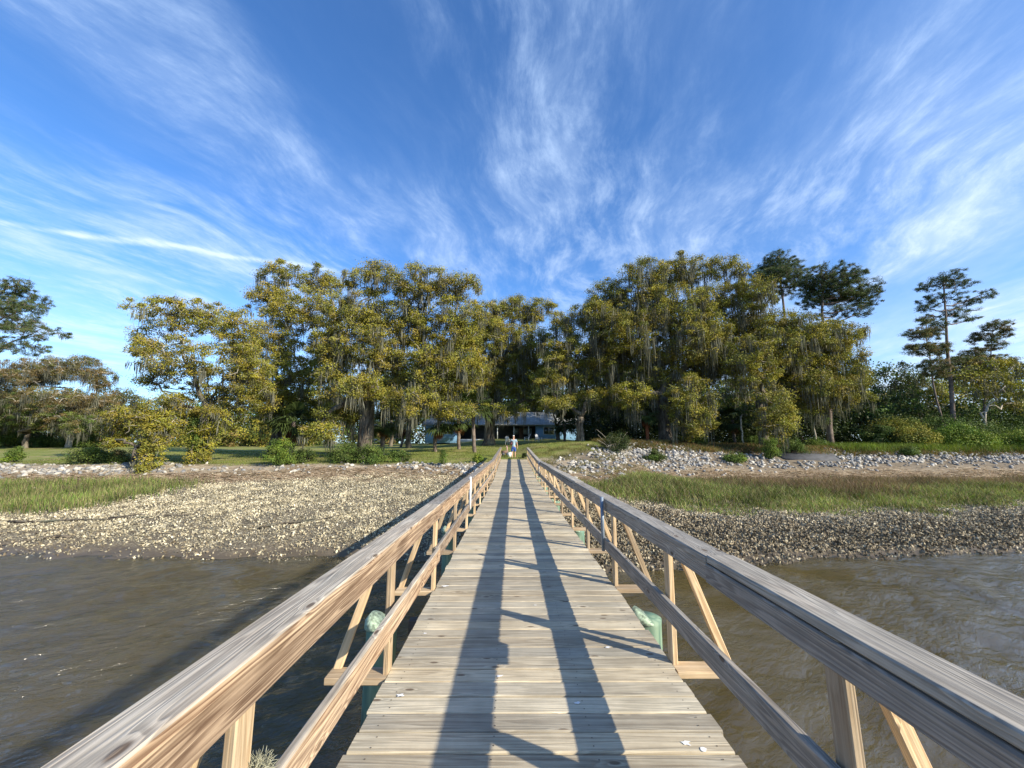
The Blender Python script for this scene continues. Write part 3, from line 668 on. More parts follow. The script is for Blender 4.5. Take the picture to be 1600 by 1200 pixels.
tree('broadleaf_tree', 'dark evergreen behind the forked oak', 985, 56, [(980, 600, 44, 26), (1030, 620, 40, 26), (940, 630, 36, 18)], tr=.3, seed=48, pal=DARK, **bgk)
tree('broadleaf_tree', 'shaded green tree behind the trunk of the right golden oak', 1160, 54, [(1160, 620, 50, 30), (1220, 610, 50, 30), (1280, 630, 40, 26), (1330, 640, 40, 24)], tr=.3, seed=49, pal=np.concatenate([GREEN, OLIVE]), **bgk)
for (b, d_, hh, lab) in ((957, 46, 655, 'pale slender sapling left of its twin under the right oaks'), (992, 47, 640, 'straight thin pale trunk standing in the dark wood right of the forked oak'), (1163, 43, 640, 'thin pale young tree between the two right oaks'), (1275, 42, 650, 'slim bark-brown young tree beside the pines')):
    tree('young_tree', lab, b, d_, [(b+4, hh, 10, 9), (b+10, hh+8, 8, 6)], tr=.085, fork=.8, seed=int(b), pal=GREEN, clump=.5, nl=70, moss=.3, mossL=(.3, 1), bark=M_PALEBARK, cat='young tree', group='thin young trees under the oaks')

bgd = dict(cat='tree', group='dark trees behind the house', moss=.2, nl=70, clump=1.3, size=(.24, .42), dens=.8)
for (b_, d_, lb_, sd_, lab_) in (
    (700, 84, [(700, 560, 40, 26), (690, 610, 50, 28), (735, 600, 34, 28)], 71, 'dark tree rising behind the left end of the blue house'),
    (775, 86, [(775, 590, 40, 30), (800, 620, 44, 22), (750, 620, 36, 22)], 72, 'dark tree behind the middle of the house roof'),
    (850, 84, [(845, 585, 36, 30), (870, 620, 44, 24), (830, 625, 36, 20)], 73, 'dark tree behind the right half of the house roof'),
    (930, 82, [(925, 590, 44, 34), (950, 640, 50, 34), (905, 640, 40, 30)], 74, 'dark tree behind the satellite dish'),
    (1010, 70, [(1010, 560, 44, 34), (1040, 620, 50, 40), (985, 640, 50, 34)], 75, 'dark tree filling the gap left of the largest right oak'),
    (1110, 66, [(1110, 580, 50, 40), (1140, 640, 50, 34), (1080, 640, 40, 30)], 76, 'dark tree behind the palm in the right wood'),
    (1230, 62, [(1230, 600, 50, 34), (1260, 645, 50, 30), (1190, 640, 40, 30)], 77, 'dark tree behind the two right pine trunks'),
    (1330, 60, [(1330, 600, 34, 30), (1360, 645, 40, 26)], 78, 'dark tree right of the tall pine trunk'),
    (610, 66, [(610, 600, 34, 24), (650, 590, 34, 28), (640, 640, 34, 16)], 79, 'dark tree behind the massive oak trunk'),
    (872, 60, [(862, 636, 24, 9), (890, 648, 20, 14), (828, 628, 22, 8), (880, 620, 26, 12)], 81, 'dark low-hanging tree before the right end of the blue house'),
    (936, 61, [(900, 582, 40, 22), (950, 580, 40, 24), (1000, 585, 34, 22), (860, 590, 30, 14)], 82, 'added dark oak shading the right half of the blue house'),  # added oak, placed so its crown shades the house's right half
    (768, 61, [(800, 588, 40, 18), (755, 585, 34, 20), (835, 584, 30, 16)], 83, 'added dark oak shading the middle of the blue house'),  # added oak, placed so its crown shades the middle of the house
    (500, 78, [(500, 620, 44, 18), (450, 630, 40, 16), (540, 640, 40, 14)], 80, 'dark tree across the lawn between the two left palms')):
    tree('shade_tree', lab_, b_, d_, lb_, tr=.3, fork=.35, seed=sd_, pal=np.concatenate([DARK, DARK, GREEN]), **bgd)  # mostly DARK leaves: shade of the grove put into the colour

# far wood: one mass
A = Acc(); W = Acc(); r = np.random.default_rng(5)
pts = []
for k in range(3600):
    a = r.uniform(-1.75, 1.75); dd = r.uniform(84, 125)
    x = a*dd*.95; gap = (abs(x-(-30)) < 0)
    hmax = 11+3*math.sin(x*.09)+2*math.sin(x*.23+1)+(4 if x > 55 else 0)+(-2.5 if -70 < x < -28 else 0)
    pts.append((x, dd, gz(x, dd)+hmax*r.random()**.75*min(1, (dd-78)/14)))
pts = np.array(pts); leaves(A, pts, 1.9*r.uniform(.6, 1.3, len(pts)), 55, np.concatenate([DARK, DARK, GREEN, BROWN]), (.35, .7), .7, .75, r)  # doubled DARK puts canopy shade into the leaf colours
o = A.build('far_wood', M_LEAF); tag(o, 'dense far-off wood closing the view behind the lawn and house', 'wood', kind='stuff')

# understorey: thicket under the right-hand oaks, canopy shade put into its leaf colours
A = Acc(); n = 1500; x = r.uniform(8.5, 70, n); y = r.uniform(44, 60, n) ; x = x*(y/50)
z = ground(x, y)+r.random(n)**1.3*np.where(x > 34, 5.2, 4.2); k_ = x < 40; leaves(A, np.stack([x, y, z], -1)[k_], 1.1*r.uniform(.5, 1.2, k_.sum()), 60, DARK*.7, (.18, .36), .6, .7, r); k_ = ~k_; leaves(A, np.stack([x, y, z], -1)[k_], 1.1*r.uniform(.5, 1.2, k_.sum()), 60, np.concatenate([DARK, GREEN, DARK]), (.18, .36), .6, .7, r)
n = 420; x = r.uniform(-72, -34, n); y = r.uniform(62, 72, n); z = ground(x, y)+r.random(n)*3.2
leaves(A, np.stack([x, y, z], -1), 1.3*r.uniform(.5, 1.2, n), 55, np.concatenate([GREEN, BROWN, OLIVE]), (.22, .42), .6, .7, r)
tag(A.build('thicket', M_LEAF), 'tangled shady undergrowth filling the wood edge', 'undergrowth', kind='stuff')

# ------------------------------------------------------------------ palms
def fan(A, base, dir_, size, col, r, n=13):
    dir_ = dir_/np.linalg.norm(dir_); side = np.cross(dir_, [0, 0, 1]); side /= np.linalg.norm(side)+1e-6; up = np.cross(side, dir_)
    stem = base+dir_*size*.55
    tube(A, [base, (base+stem)/2+np.array([0, 0, .03]), stem], [.02, .014, .01], 3, col*.8, cap=False)
    for k_ in range(n):
        th = (k_/(n-1)-.5)*2.6; d2 = dir_*math.cos(th)+side*math.sin(th)+up*r.normal(0, .08)
        tip = stem+d2*size*.62*(1-.25*abs(th)/1.3)+np.array([0, 0, -.16*size]); mid = stem+d2*size*.34; wv = np.cross(d2, up); wv /= np.linalg.norm(wv)+1e-6
        b = A.n; A.add([stem, mid+wv*.035*size, tip, mid-wv*.035*size], [0, 1, 2, 3], col*r.uniform(.7, 1.3))
def palm(label, px_, dist, h, seed, skirt=True, bark=M_PINEBARK, group='cabbage palms on the lawn', fs=1.9, dead=(.17, .085, .04)):
    r = np.random.default_rng(seed); bx = P(px_, 700, dist).x; bz = gz(bx, dist)
    T = thing('cabbage_palm', label, 'palm tree', (bx, dist, bz), 0, group)
    A = Acc(); pts = curve((0, 0, -.2), (r.normal(0, .12), 0, h), (r.normal(0, .08), 0, 0), 10, .015, r)
    rad = .17*(1+.10*np.sin(np.arange(10)*2.1)); tube(A, pts, rad, 10); A.build('trunk', bark, T, smooth=True)
    A = Acc(); top = pts[-1]
    for k_ in range(46):
        a = r.random()*6.28; e = r.uniform(-.75, 1.25); fan(A, top, np.array([math.cos(a)*math.cos(e), math.sin(a)*math.cos(e), math.sin(e)]), fs*r.uniform(.8, 1.1), np.array([.07, .10, .03])*r.uniform(.6, 1.2), r)
    A.build('crown', M_LEAF, T)
    if skirt:
        A = Acc()
        for k_ in range(30):
            a = r.random()*6.28; e = r.uniform(-1.4, -.8); fan(A, top-np.array([0, 0, r.uniform(0, .7)]), np.array([math.cos(a)*math.cos(e), math.sin(a)*math.cos(e), math.sin(e)]), fs*.5*r.uniform(.6, 1.2), np.array(dead)*r.uniform(.35, 1.3), r)
        A.build('dead_frond_skirt', M_STRAW, T)
    return T
palm('cabbage palm with a brown frond skirt at the lawn edge beneath the tall left oak', 455, 32, 2.9, 1)
palm('cabbage palm with rusty hanging fronds pressed against the massive oak trunk', 598, 33, 2.6, 2, fs=1.3, dead=(.26, .12, .05))
palm('cabbage palm in front of the blue end wall, with orange-brown dead fronds', 681, 38, 2.9, 3, dead=(.22, .09, .035))
palm('dark cabbage palm between the window palm and the slim pale trunk', 717, 40, 3.1, 4)
palm('slim tall cabbage palm just left of the stout pale oak trunk', 742, 36, 4.2, 5, skirt=False)
palm('small cabbage palm far back beside the outbuilding', 626, 56, 3.0, 6)
palm('distant low palm with pale dead fronds at the left wood edge', 54, 60, 2.0, 7, dead=(.45, .30, .16), group='palms far across the lawn')
palm('distant palm at the far edge of the lawn, left of the tall left oak', 402, 70, 2.4, 8, dead=(.35, .18, .09), group='palms far across the lawn')
palm('thick palm trunk clad in rust-red boots at the foot of the largest right oak', 1013, 40, 2.9, 9, bark=M_REDBARK, dead=(.2, .07, .03), fs=1.5)
palm('shaded palm deep in the wood behind the riprap', 1150, 45, 3.0, 10, group='palms in the wood')
palm('arching young palm with feathery fronds left of the forked oak', 882, 50, 2.2, 12, skirt=False)
# ------------------------------------------------------------------ shrubs
def shrub(name, label, px_, py_, dist, w_, h_, pal, seed, n=26, nl=90, size=(.06, .12), group='shrubs on the bank', bare=0, fans=0):
    r = np.random.default_rng(seed); bx = P(px_, 700, dist).x; bz = gz(bx, dist)
    T = thing(name, label, 'shrub', (bx, dist, bz), 0, group)
    a = r.normal(0, 1, (n, 3)); a /= np.linalg.norm(a, axis=1)[:, None]; a[:, 2] = np.abs(a[:, 2])
    c_ = a*(r.random(n)**.4)[:, None]*np.array([w_/2, w_/2.4, h_*.85])+np.array([0, 0, .12*h_])
    W = Acc()
    for q in c_: tube(W, curve((r.normal(0, .06), r.normal(0, .06), -.1), q, (0, 0, .05), 4, .03, r), [.022, .016, .01, .006], 4, cap=False)
    for q in range(bare):
        aa = r.random()*6.28; e = r.uniform(.2, 1.1); l_ = r.uniform(.8, 1.5)*h_; p1 = np.array([math.cos(aa)*math.cos(e), math.sin(aa)*math.cos(e), math.sin(e)])*l_
        tube(W, curve((0, 0, 0), p1, r.normal(0, .08, 3), 5, .03, r), [.03, .022, .016, .01, .005], 4, cap=False)
    W.build('stems', M_PALEBARK if bare else M_BARK, T)
    big = w_ > 3 and size[0] < .1; A = Acc(); leaves(A, c_, (.20 if big else .26)*max(w_, h_)*r.uniform(.5, 1.0, n)*.9, nl*2 if big else int(nl*1.4), pal, (.10, .19) if big else size, .5, .8, r)
    A.build('foliage', M_LEAF, T)
    if fans:
        A = Acc()
        for k_ in range(fans):
            aa = r.random()*6.28; e = r.uniform(.3, 1.3); fan(A, np.array([0, 0, .3]), np.array([math.cos(aa)*math.cos(e), math.sin(aa)*math.cos(e), math.sin(e)]), r.uniform(.7, 1.1), np.array([.20, .26, .05])*r.uniform(.8, 1.1), r)
        A.build('fan_frond', M_LEAF, T)
    return T
G2 = np.concatenate([GREEN, BRIGHT])
shrub('small_shrub', 'single rounded green shrub above the white stones at the far left', 25, 715, 28.5, 1.1, 1.25, G2, 1, 30)
shrub('palmetto_clump', 'bright green palmetto fans in a dark shrub left of the drooping oak', 145, 705, 27.5, 2.6, 1.1, np.concatenate([GREEN, DARK]), 2, 50, fans=18)
shrub('small_shrub', 'pale green shrub between the palmetto and the drooping oak', 190, 705, 28, 1.6, 1.0, np.concatenate([GREEN, BROWN]), 3, 30)
shrub('leafy_shrub', 'bright leafy shrub at the foot of the left cabbage palm', 438, 718, 26.6, 1.9, 1.75, G2, 4, 60)
shrub('leafy_shrub', 'shaded shrub just right of the bright one under the cabbage palm', 478, 715, 27.5, 1.6, 1.0, np.concatenate([GREEN, DARK]), 5, 34)
shrub('leafy_shrub', 'wide dark shrub at the foot of the massive oak, its left side', 540, 712, 27.8, 2.4, 1.4, np.concatenate([GREEN, DARK]), 6, 60)
shrub('leafy_shrub', 'spreading green shrub right of the massive oak trunk', 588, 714, 27.4, 2.2, 1.5, GREEN, 7, 54)
shrub('leafy_shrub', 'low trailing shrub at the right end of the massive oak shrubs', 625, 715, 27.8, 1.4, .9, GREEN, 8, 28)
shrub('sapling', 'thin lone sapling standing in the white stones left of the dock', 693, 722, 25.8, .35, 1.15, G2, 9, 14, size=(.05, .09))
shrub('small_shrub', 'bright little shrub close to the left railing near the dock end', 747, 716, 27, .8, .6, BRIGHT, 10, 20)
shrub('brush_heap', 'dark shrub with bare grey branches at the left end of the right riprap', 962, 700, 33, 2.3, 1.7, DARK, 11, 50, bare=16)
shrub('small_shrub', 'dark green shrub growing out of the middle of the right riprap', 1022, 712, 32.5, 1.7, .95, np.concatenate([DARK, GREEN]), 12, 40)
shrub('small_shrub', 'bright green shrub low in the right riprap', 1146, 714, 33, 1.7, .8, G2, 13, 40)
shrub('leafy_shrub', 'upright green bush at the edge of the right riprap', 1203, 705, 34, 1.3, 1.9, G2, 14, 50)
shrub('leafy_shrub', 'spreading green bush beside the sloping grey slab', 1237, 700, 35.5, 2.1, 1.4, GREEN, 15, 46)
shrub('leafy_shrub', 'green bush on the bank top below the largest right oak', 1090, 685, 38, 2.4, 1.5, GREEN, 16, 50)
shrub('small_shrub', 'little dark tuft at the right corner of the dock end', 819, 716, 31.2, .42, .45, DARK, 17, 14, nl=60)
shrub('leafy_shrub', 'pale lime rounded bush in front of the far right wood', 1502, 670, 39, 5.0, 2.3, BRIGHT, 18, 120, nl=100)
shrub('leafy_shrub', 'grey-green bush left of the lime rounded bush', 1432, 680, 39.5, 4.6, 2.2, np.concatenate([GREEN, OLIVE]), 19, 110)
shrub('leafy_shrub', 'dark bush between the golden oak and the grey-green bush', 1378, 680, 41, 3.4, 2.4, np.concatenate([GREEN, DARK]), 20, 90)
shrub('leafy_shrub', 'broad green bush right of the lime rounded bush', 1568, 675, 42, 6.5, 2.6, GREEN, 21, 140)
shrub('leafy_shrub', 'tall dark bush behind the lime rounded bush', 1480, 670, 42.5, 6.5, 3.6, np.concatenate([DARK, GREEN]), 31, 130)
shrub('leafy_shrub', 'tall olive bush behind the grey-green bush', 1405, 670, 43, 6.0, 3.4, np.concatenate([GREEN, OLIVE]), 32, 130)
shrub('leafy_shrub', 'bright yellow-green bush at the right edge of the picture', 1610, 680, 38, 5.0, 1.8, BRIGHT, 33, 90)
shrub('leafy_shrub', 'dark tall bush at the right edge behind the bright one', 1600, 670, 46, 8.0, 3.6, np.concatenate([DARK, GREEN]), 34, 150)
shrub('small_shrub', 'small shrub among the white stones near the grey slab', 1420, 706, 35.5, 1.6, .7, GREEN, 22, 30)
shrub('leafy_shrub', 'low palmetto under the right golden oak', 1185, 680, 40, 2.6, 1.2, GREEN, 23, 40, fans=20)
shrub('leafy_shrub', 'low palmetto at the foot of the tall right pine', 1275, 685, 41, 2.6, 1.2, GREEN, 24, 40, fans=20)
for k_, (p_, d_, w_, h_, pal_, lab) in enumerate(((15, 60, 5, 2.6, G2, 'sunny yellow-green bush at the far left wood edge'), (75, 61, 5.5, 2.2, GREEN, 'green bush below the bare-limbed oak'), (125, 62, 5, 2.0, GREEN, 'green bush at the foot of the leaning pale trunk'), (400, 72, 6, 2.0, np.concatenate([GREEN, BROWN]), 'bush across the lawn behind the left palm'), (475, 72, 7, 2.2, G2, 'bright bush far across the lawn in line with the tall left oak'), (345, 74, 7, 2.0, GREEN, 'bush far across the lawn behind the vine-clad oak'))):
    shrub('leafy_shrub', lab, p_, 690, d_, w_, h_, pal_, 60+k_, 70, size=(.12, .24), group='bushes across the lawn')

# ------------------------------------------------------------------ marsh grass, litter, shells, rocks
def blades(A, x, y, h, wd, cols, r, lean=.25):
    n = len(x); z = ground(x, y)-.02; a = r.random(n)*math.pi*2; s = np.stack([np.cos(a), np.sin(a), 0*a], -1)*(wd*r.uniform(.6, 1.3, n))[:, None]
    b = np.stack([x, y, z], -1); l_ = r.normal(0, lean, (n, 2))*h[:, None]; mid = b+np.concatenate([l_*.35, (h*.55)[:, None]], 1); tip = b+np.concatenate([l_, h[:, None]], 1)
    v = np.stack([b-s, b+s, mid+s*.8, mid-s*.8, tip], 1).reshape(-1, 3); q = np.arange(n)[:, None]*5
    pt = .85+.3*np.sin(x*.9+np.sin(y*1.1)*1.5)*np.sin(y*.8+np.sin(x*.37)*2); c_ = cols[r.integers(0, len(cols), n)]*(r.uniform(.65, 1.35, n)*pt)[:, None]; base = A.n
    A.add(v, q+np.array([[0, 1, 2, 3]]), np.repeat(c_, 5, 0)); A.more(q+np.array([[3, 2, 4]]), base)
MG = np.array([[.17, .25, .05], [.21, .28, .065], [.10, .16, .035], [.26, .28, .09], [.24, .20, .10], [.36, .32, .15], [.20, .17, .09]])
MB = np.array([[.20, .13, .085], [.27, .18, .12], [.15, .13, .06]])
r = np.random.default_rng(21); A = Acc(); n = 210000
x = r.uniform(3.2, 46, n); y = r.uniform(16.5, 31, n); lo, hi = grass_low(x), grass_high(x)
clumpy = .5+.5*np.sin(x*2.1+np.sin(y*1.7)*2)*np.sin(y*2.9+np.sin(x*1.3)*2)
vis = (x < y*1.42+1)
edge = sm(y, lo-.9, lo+.7)*(1-sm(y, hi-.4, hi+.7)); k_ = (r.random(n) < edge*(.25+.75*clumpy))&vis
x, y, lo, hi = x[k_], y[k_], lo[k_], hi[k_]
f = (y-lo)/(hi-lo); hh = (.20+.34*sm(f, -.05, .45))*r.uniform(.6, 1.2, len(x))*(1-.25*sm(f, .7, 1))
br = r.random(len(x)) < .10+sm(f+.15*np.sin(x*.4), .30, .65)*.85*sm(x, 9, 17)
blades(A, x[~br], y[~br], hh[~br], .015, MG, r, .5); blades(A, x[br], y[br], hh[br]*1.1, .010, MB, r, .4)
n = 60000; x = r.uniform(-42, -9, n); y = r.uniform(15.8, 23.5, n)
lo = 16.8+.5*np.sin(x*1.1)+sm(x, -22, -15)*3.2; hi = 22.3+.3*np.sin(x*.8)
edge = sm(y, lo-.9, lo+.6)*(1-sm(y, hi-.4, hi+.5))*(1-sm(x, -18.5, -15.5)); k_ = (r.random(n) < edge)&(x > -y*1.42)
x, y = x[k_], y[k_]; blades(A, x, y, r.uniform(.18, .5, len(x)), .011, MG, r)
tag(A.build('marsh_grass', M_GRASS), 'green cordgrass growing along both muddy shores', 'grass', kind='stuff')
A = Acc(); n = 90000; x = r.uniform(-36, 14, n); y = 26+r.random(n)**1.5*20
k_ = (y > np.interp(x, [-60, -12, -3, 0, 3, 6, 13], [27, 26.6, 26.3, 30.5, 30, 31, 37]))&(np.abs(x-.15) > (y < 30.4)*1.4); x, y = x[k_], y[k_]
blades(A, x, y, r.uniform(.04, .12, len(x))*np.where(r.random(len(x)) < .04, 2.2, 1), .010, np.array([[.15, .20, .035], [.20, .23, .05], [.25, .23, .09], [.12, .16, .03]]), r, .5)
n = 26000; x = r.uniform(1.6, 11, n); y = r.uniform(25, 36, n); k_ = r.random(n) < sm(np.sin(x*2)*np.sin(y*1.7)+.5, 0, 1)*(1-sm(x, 7, 11)); x, y = x[k_], y[k_]
blades(A, x, y, r.uniform(.06, .22, len(x)), .010, np.array([[.26, .21, .09], [.20, .19, .06], [.14, .15, .04]]), r, .5)
n = 70000; x = r.uniform(8, 52, n); y = r.uniform(35.2, 41, n); k_ = r.random(n) < .35+.65*(np.sin(x*1.3+np.sin(y)*2) > -.3); x, y = x[k_], y[k_]; n = len(x); blades(A, x, y, r.uniform(.1, .45, n), .018, np.array([[.20, .14, .06], [.16, .15, .05], [.10, .13, .03], [.24, .13, .06]]), r, .5)
n = 22000; x = r.uniform(30, 60, n); y = r.uniform(36, 41, n); blades(A, x, y, r.uniform(.3, .8, n), .016, BRIGHT*.85, r, .4)
tag(A.build('lawn_grass', M_GRASS), 'short rough grass of the lawn and bank top', 'grass', kind='stuff')
# straw wrack
A = Acc(); n = 42000; x = r.uniform(-40, 46, n); y = np.where(x < 0, r.normal(23.2, .75, n), np.clip(grass_high(x)+r.normal(1.5, .9, n), 22, 34)); y = np.where((x < 0)&(x > -14)&(r.random(n) < .3), r.normal(25.0, .5, n), y)
k_ = (x > -y*1.4)&(x < y*1.42); x, y = x[k_], y[k_]; n = len(x)
z = ground(x, y)+r.uniform(.0, .05, n); a = r.normal(0, .5, n)+r.integers(0, 2, n)*math.pi; Ls = r.uniform(.08, .28, n)
d_ = np.stack([np.cos(a), np.sin(a), r.normal(0, .12, n)], -1)*Ls[:, None]; s = np.stack([-np.sin(a), np.cos(a), 0*a], -1)*.009; p = np.stack([x, y, z], -1)
v = np.stack([p-d_-s, p+d_-s, p+d_+s+[0, 0, .01], p-d_+s+[0, 0, .01]], 1).reshape(-1, 3)
SC = np.array([[.40, .30, .20], [.33, .24, .16], [.52, .42, .29], [.24, .17, .11]])
A.add(v, np.arange(4*n).reshape(-1, 4), np.repeat(SC[r.integers(0, 4, n)]*r.uniform(.7, 1.2, (n, 1)), 4, 0))
tag(A.build('reed_wrack', M_STRAW), 'matted brown dead reeds washed up in a line along both banks', 'dead reeds', kind='stuff')

# oyster shells: small cupped flakes standing every way
def shells(A, x, y, size, pal, r, up=.9):
    n = len(x); cz = np.sin(x*2.7+1.7*np.sin(y*1.9))*np.sin(y*3.3+1.5*np.sin(x*1.3)); z = ground(x, y)+r.uniform(-.01, .045, n)+.035*(cz > 0)*cz; p = np.stack([x, y, z], -1)
    L = r.normal(0, 1, (n, 3)); L[:, 2] = np.abs(L[:, 2])*up+.15; L /= np.linalg.norm(L, axis=1)[:, None]
    S = np.cross(L, r.normal(0, 1, (n, 3))); S /= np.linalg.norm(S, axis=1)[:, None]; Nn = np.cross(L, S)
    s = size[:, None]
    v = np.stack([p-L*s*.5, p+S*s*.30+Nn*s*.05, p+L*s*.42+S*s*.16, p+L*s*.5-S*s*.14, p-S*s*.32+Nn*s*.02, p-Nn*s*.16+L*s*.05], 1).reshape(-1, 3)
    q = np.arange(n)[:, None]*6
    f = np.concatenate([q+np.array([[a, b, 5]]) for a, b in ((0, 1), (1, 2), (2, 3), (3, 4), (4, 0))])
    c_ = pal[r.integers(0, len(pal), n)]*(r.uniform(.6, 1.2, n)*(.88+.22*cz))[:, None]; cc = np.repeat(c_[:, None], 6, 1); cc[:, 5] *= .7; A.add(v, f, cc.reshape(-1, 3))
PL = np.array([[.64, .57, .39], [.55, .49, .33], [.46, .40, .27], [.70, .64, .48]]); PR = np.array([[.52, .45, .31], [.42, .35, .23], [.62, .55, .40]]); PD = np.array([[.23, .185, .12], [.34, .28, .185], [.17, .135, .085], [.46, .40, .27]])
A = Acc(); n = 380000; x = r.uniform(-31, 1.8, n); y = r.uniform(12, 24.2, n); z = ground(x, y)
pat = .5+.5*np.sin(x*.8+2*np.sin(y*.6))*np.sin(y*1.1+np.sin(x*.5)*2)
f = sm(z, WZ-.03, WZ+.30)*.8+.2; sp = np.where(x < -8, .30+.7*sm(y, 14.5, 17.5)*.7, .45+.55*sm(y, 13.5, 15.5)); pat2 = np.sin(x*3.1+2*np.sin(y*2.3))*np.sin(y*3.7+1.5*np.sin(x*1.9)); sp = sp*(.35+.65*sm(pat, .1, .5))*(.35+.65*sm(pat2, -.5, .35))*(1-sm(y, 21+1.6*sm(x, -14, -6), 22.4+1.6*sm(x, -14, -6))*.9)*(1-.9*sm(-x, 17, 20)*sm(y, 16.6, 17.6))
k_ = (z > WZ-.05)&(r.random(n) < f*sp)&(x > -y*1.42); x, y, z = x[k_], y[k_], z[k_]
lowz = sm(z, WZ+.1, WZ+.5); dk = r.random(len(x)) < .08+.40*(1-lowz)
shells(A, x[~dk], y[~dk], (.035+.075*r.random((~dk).sum())**2), PL, r); shells(A, x[dk], y[dk], r.uniform(.05, .11, dk.sum()), np.concatenate([PD, PL[1:3]]), r)
n = 150000; x = r.uniform(1.2, 28, n); y = r.uniform(10.8, 22.5, n); z = ground(x, y); hi = grass_low(x)+.3
k_ = (z > WZ-.02)&(y < hi+r.normal(0, .4, n))&(x < y*1.42)&(r.random(n) < .25+.75*sm(z, WZ+.02, WZ+.2)); x, y, z, hi = x[k_], y[k_], z[k_], hi[k_]
fr = (y-(hi-1.9)); dk = r.random(len(x)) < .88*(1-sm(fr, -.9, 1.0)); shells(A, x[~dk], y[~dk], r.uniform(.05, .10, (~dk).sum()), PR, r); shells(A, x[dk], y[dk], .05+.10*r.random(dk.sum())**1.5, PD, r, 1.5)
tag(A.build('oyster_shells', M_SHELL), 'crusted oyster shells covering the tidal mud on both sides of the dock', 'oyster shells', kind='stuff')
# driftwood twigs on the shell bank
for k_, (x0, y0, x1, y1, lab) in enumerate(((-19.5, 16.0, -12.6, 16.7, 'long thin dark branch lying on the left shell bank'), (-15.5, 14.6, -17.8, 13.9, 'short dark stick near the left waterline'), (-9.3, 15.2, -6.8, 16.3, 'curved dark branch on the shells nearer the dock'))):
    A = Acc(); t_ = np.linspace(0, 1, 9); xs = x0+(x1-x0)*t_; ys = y0+(y1-y0)*t_+.12*np.sin(t_*7); zs = ground(xs, ys)+.06
    tube(A, np.stack([xs, ys, zs], -1), np.linspace(.045, .015, 9), 5); tube(A, np.stack([xs[4:7]+.1, ys[4:7]+np.array([0, .3, .7]), zs[4:7]+.05], -1), [.03, .02, .01], 4)
    tag(A.build('driftwood_branch', M_BARK), lab, 'driftwood', 'driftwood on the shell bank')

# rocks
def rock_mesh(seed):
    r_ = np.random.default_rng(seed); me = bpy.data.meshes.new('riprap_rock'); import bmesh
    bm = bmesh.new(); bmesh.ops.create_icosphere(bm, subdivisions=1, radius=.5)
    ax = r_.uniform(.6, 1.1, 3)*np.array([1.15, .9, .6])
    for v in bm.verts: v.co = Vector((v.co.x*ax[0], v.co.y*ax[1], v.co.z*ax[2]))*r_.uniform(.8, 1.2)
    for q in range(3):
        nn = Vector(r_.normal(0, 1, 3)).normalized()
        res = bmesh.ops.bisect_plane(bm, geom=bm.verts[:]+bm.edges[:]+bm.faces[:], plane_co=nn*.27, plane_no=nn, clear_outer=True)
        bmesh.ops.holes_fill(bm, edges=bm.edges[:])
    bm.to_mesh(me); bm.free(); c_ = np.array([.43, .405, .355])*r_.uniform(.4, 1.2)
    if seed % 3 == 0: c_ = np.array([.20, .20, .20])*r_.uniform(.5, 1.2)
    at = me.attributes.new('tint', 'FLOAT_COLOR', 'POINT'); at.data.foreach_set('color', np.tile(np.append(c_, 1), (len(me.vertices), 1)).astype(np.float32).ravel())
    me.materials.append(M_STONE); return me
RM = [rock_mesh(s) for s in range(12)]
rk = []
n = 14000
x = r.uniform(-38, -1.3, n); y = r.uniform(22.8, 27.6, n); pr = np.exp(-((y-(25.6+.5*np.sin(x*.5)))/1.15)**2)*(.35+.65*(np.sin(x*1.7+np.sin(y*2)*2) > -.2))*np.interp(x, [-38, -24, -20, -14, -8, -3, -1], [.5, .45, .08, .16, .12, .6, .9])
k_ = (r.random(n) < pr*.75)&(x > -y*1.4); rk += [(a, b, .09+.24*r.random()**1.7) for a, b in zip(x[k_], y[k_])]
x = r.uniform(1.5, 52, n*2); y = r.uniform(22, 39, n*2)
c0_ = np.interp(x, [1.5, 4, 7, 9, 13, 17, 20, 24, 30, 52], [25, 27, 29.5, 33.5, 33.9, 34, 33.5, 34, 35.0, 35.4]); wd_ = np.interp(x, [1.5, 6, 9, 14, 18, 24, 30, 52], [2.4, 2.8, 2.9, 2.7, 1.7, 1.7, 1.6, 1.5])
pr = np.exp(-((y-c0_)/wd_)**2)*np.interp(x, [1.5, 5, 7.5, 8.5, 15, 17, 19, 24, 26, 52], [.25, .35, .5, .95, .95, .5, .45, .6, 1, .9])
k_ = (r.random(2*n) < pr*.85)&(x < y*1.4)&~((x > 22.5)&(x < 28)&(y > 33.6)&(y < 36.4)); rk += [(a, b, .11+.25*r.random()**1.6) for a, b in zip(x[k_], y[k_])]
rk.sort(key=lambda q: -q[2]/math.hypot(q[0], q[1]))
def rock_mat(a, b, s): 
    return Matrix.Translation((a, b, gz(a, b)+s*.08)) @ Matrix.Rotation(r.uniform(0, 6.28), 4, 'Z') @ Matrix.Rotation(r.normal(0, .5), 4, 'X') @ Matrix.Rotation(r.normal(0, .5), 4, 'Y') @ Matrix.Diagonal((s*1.35, s*1.35, s*1.35, 1))
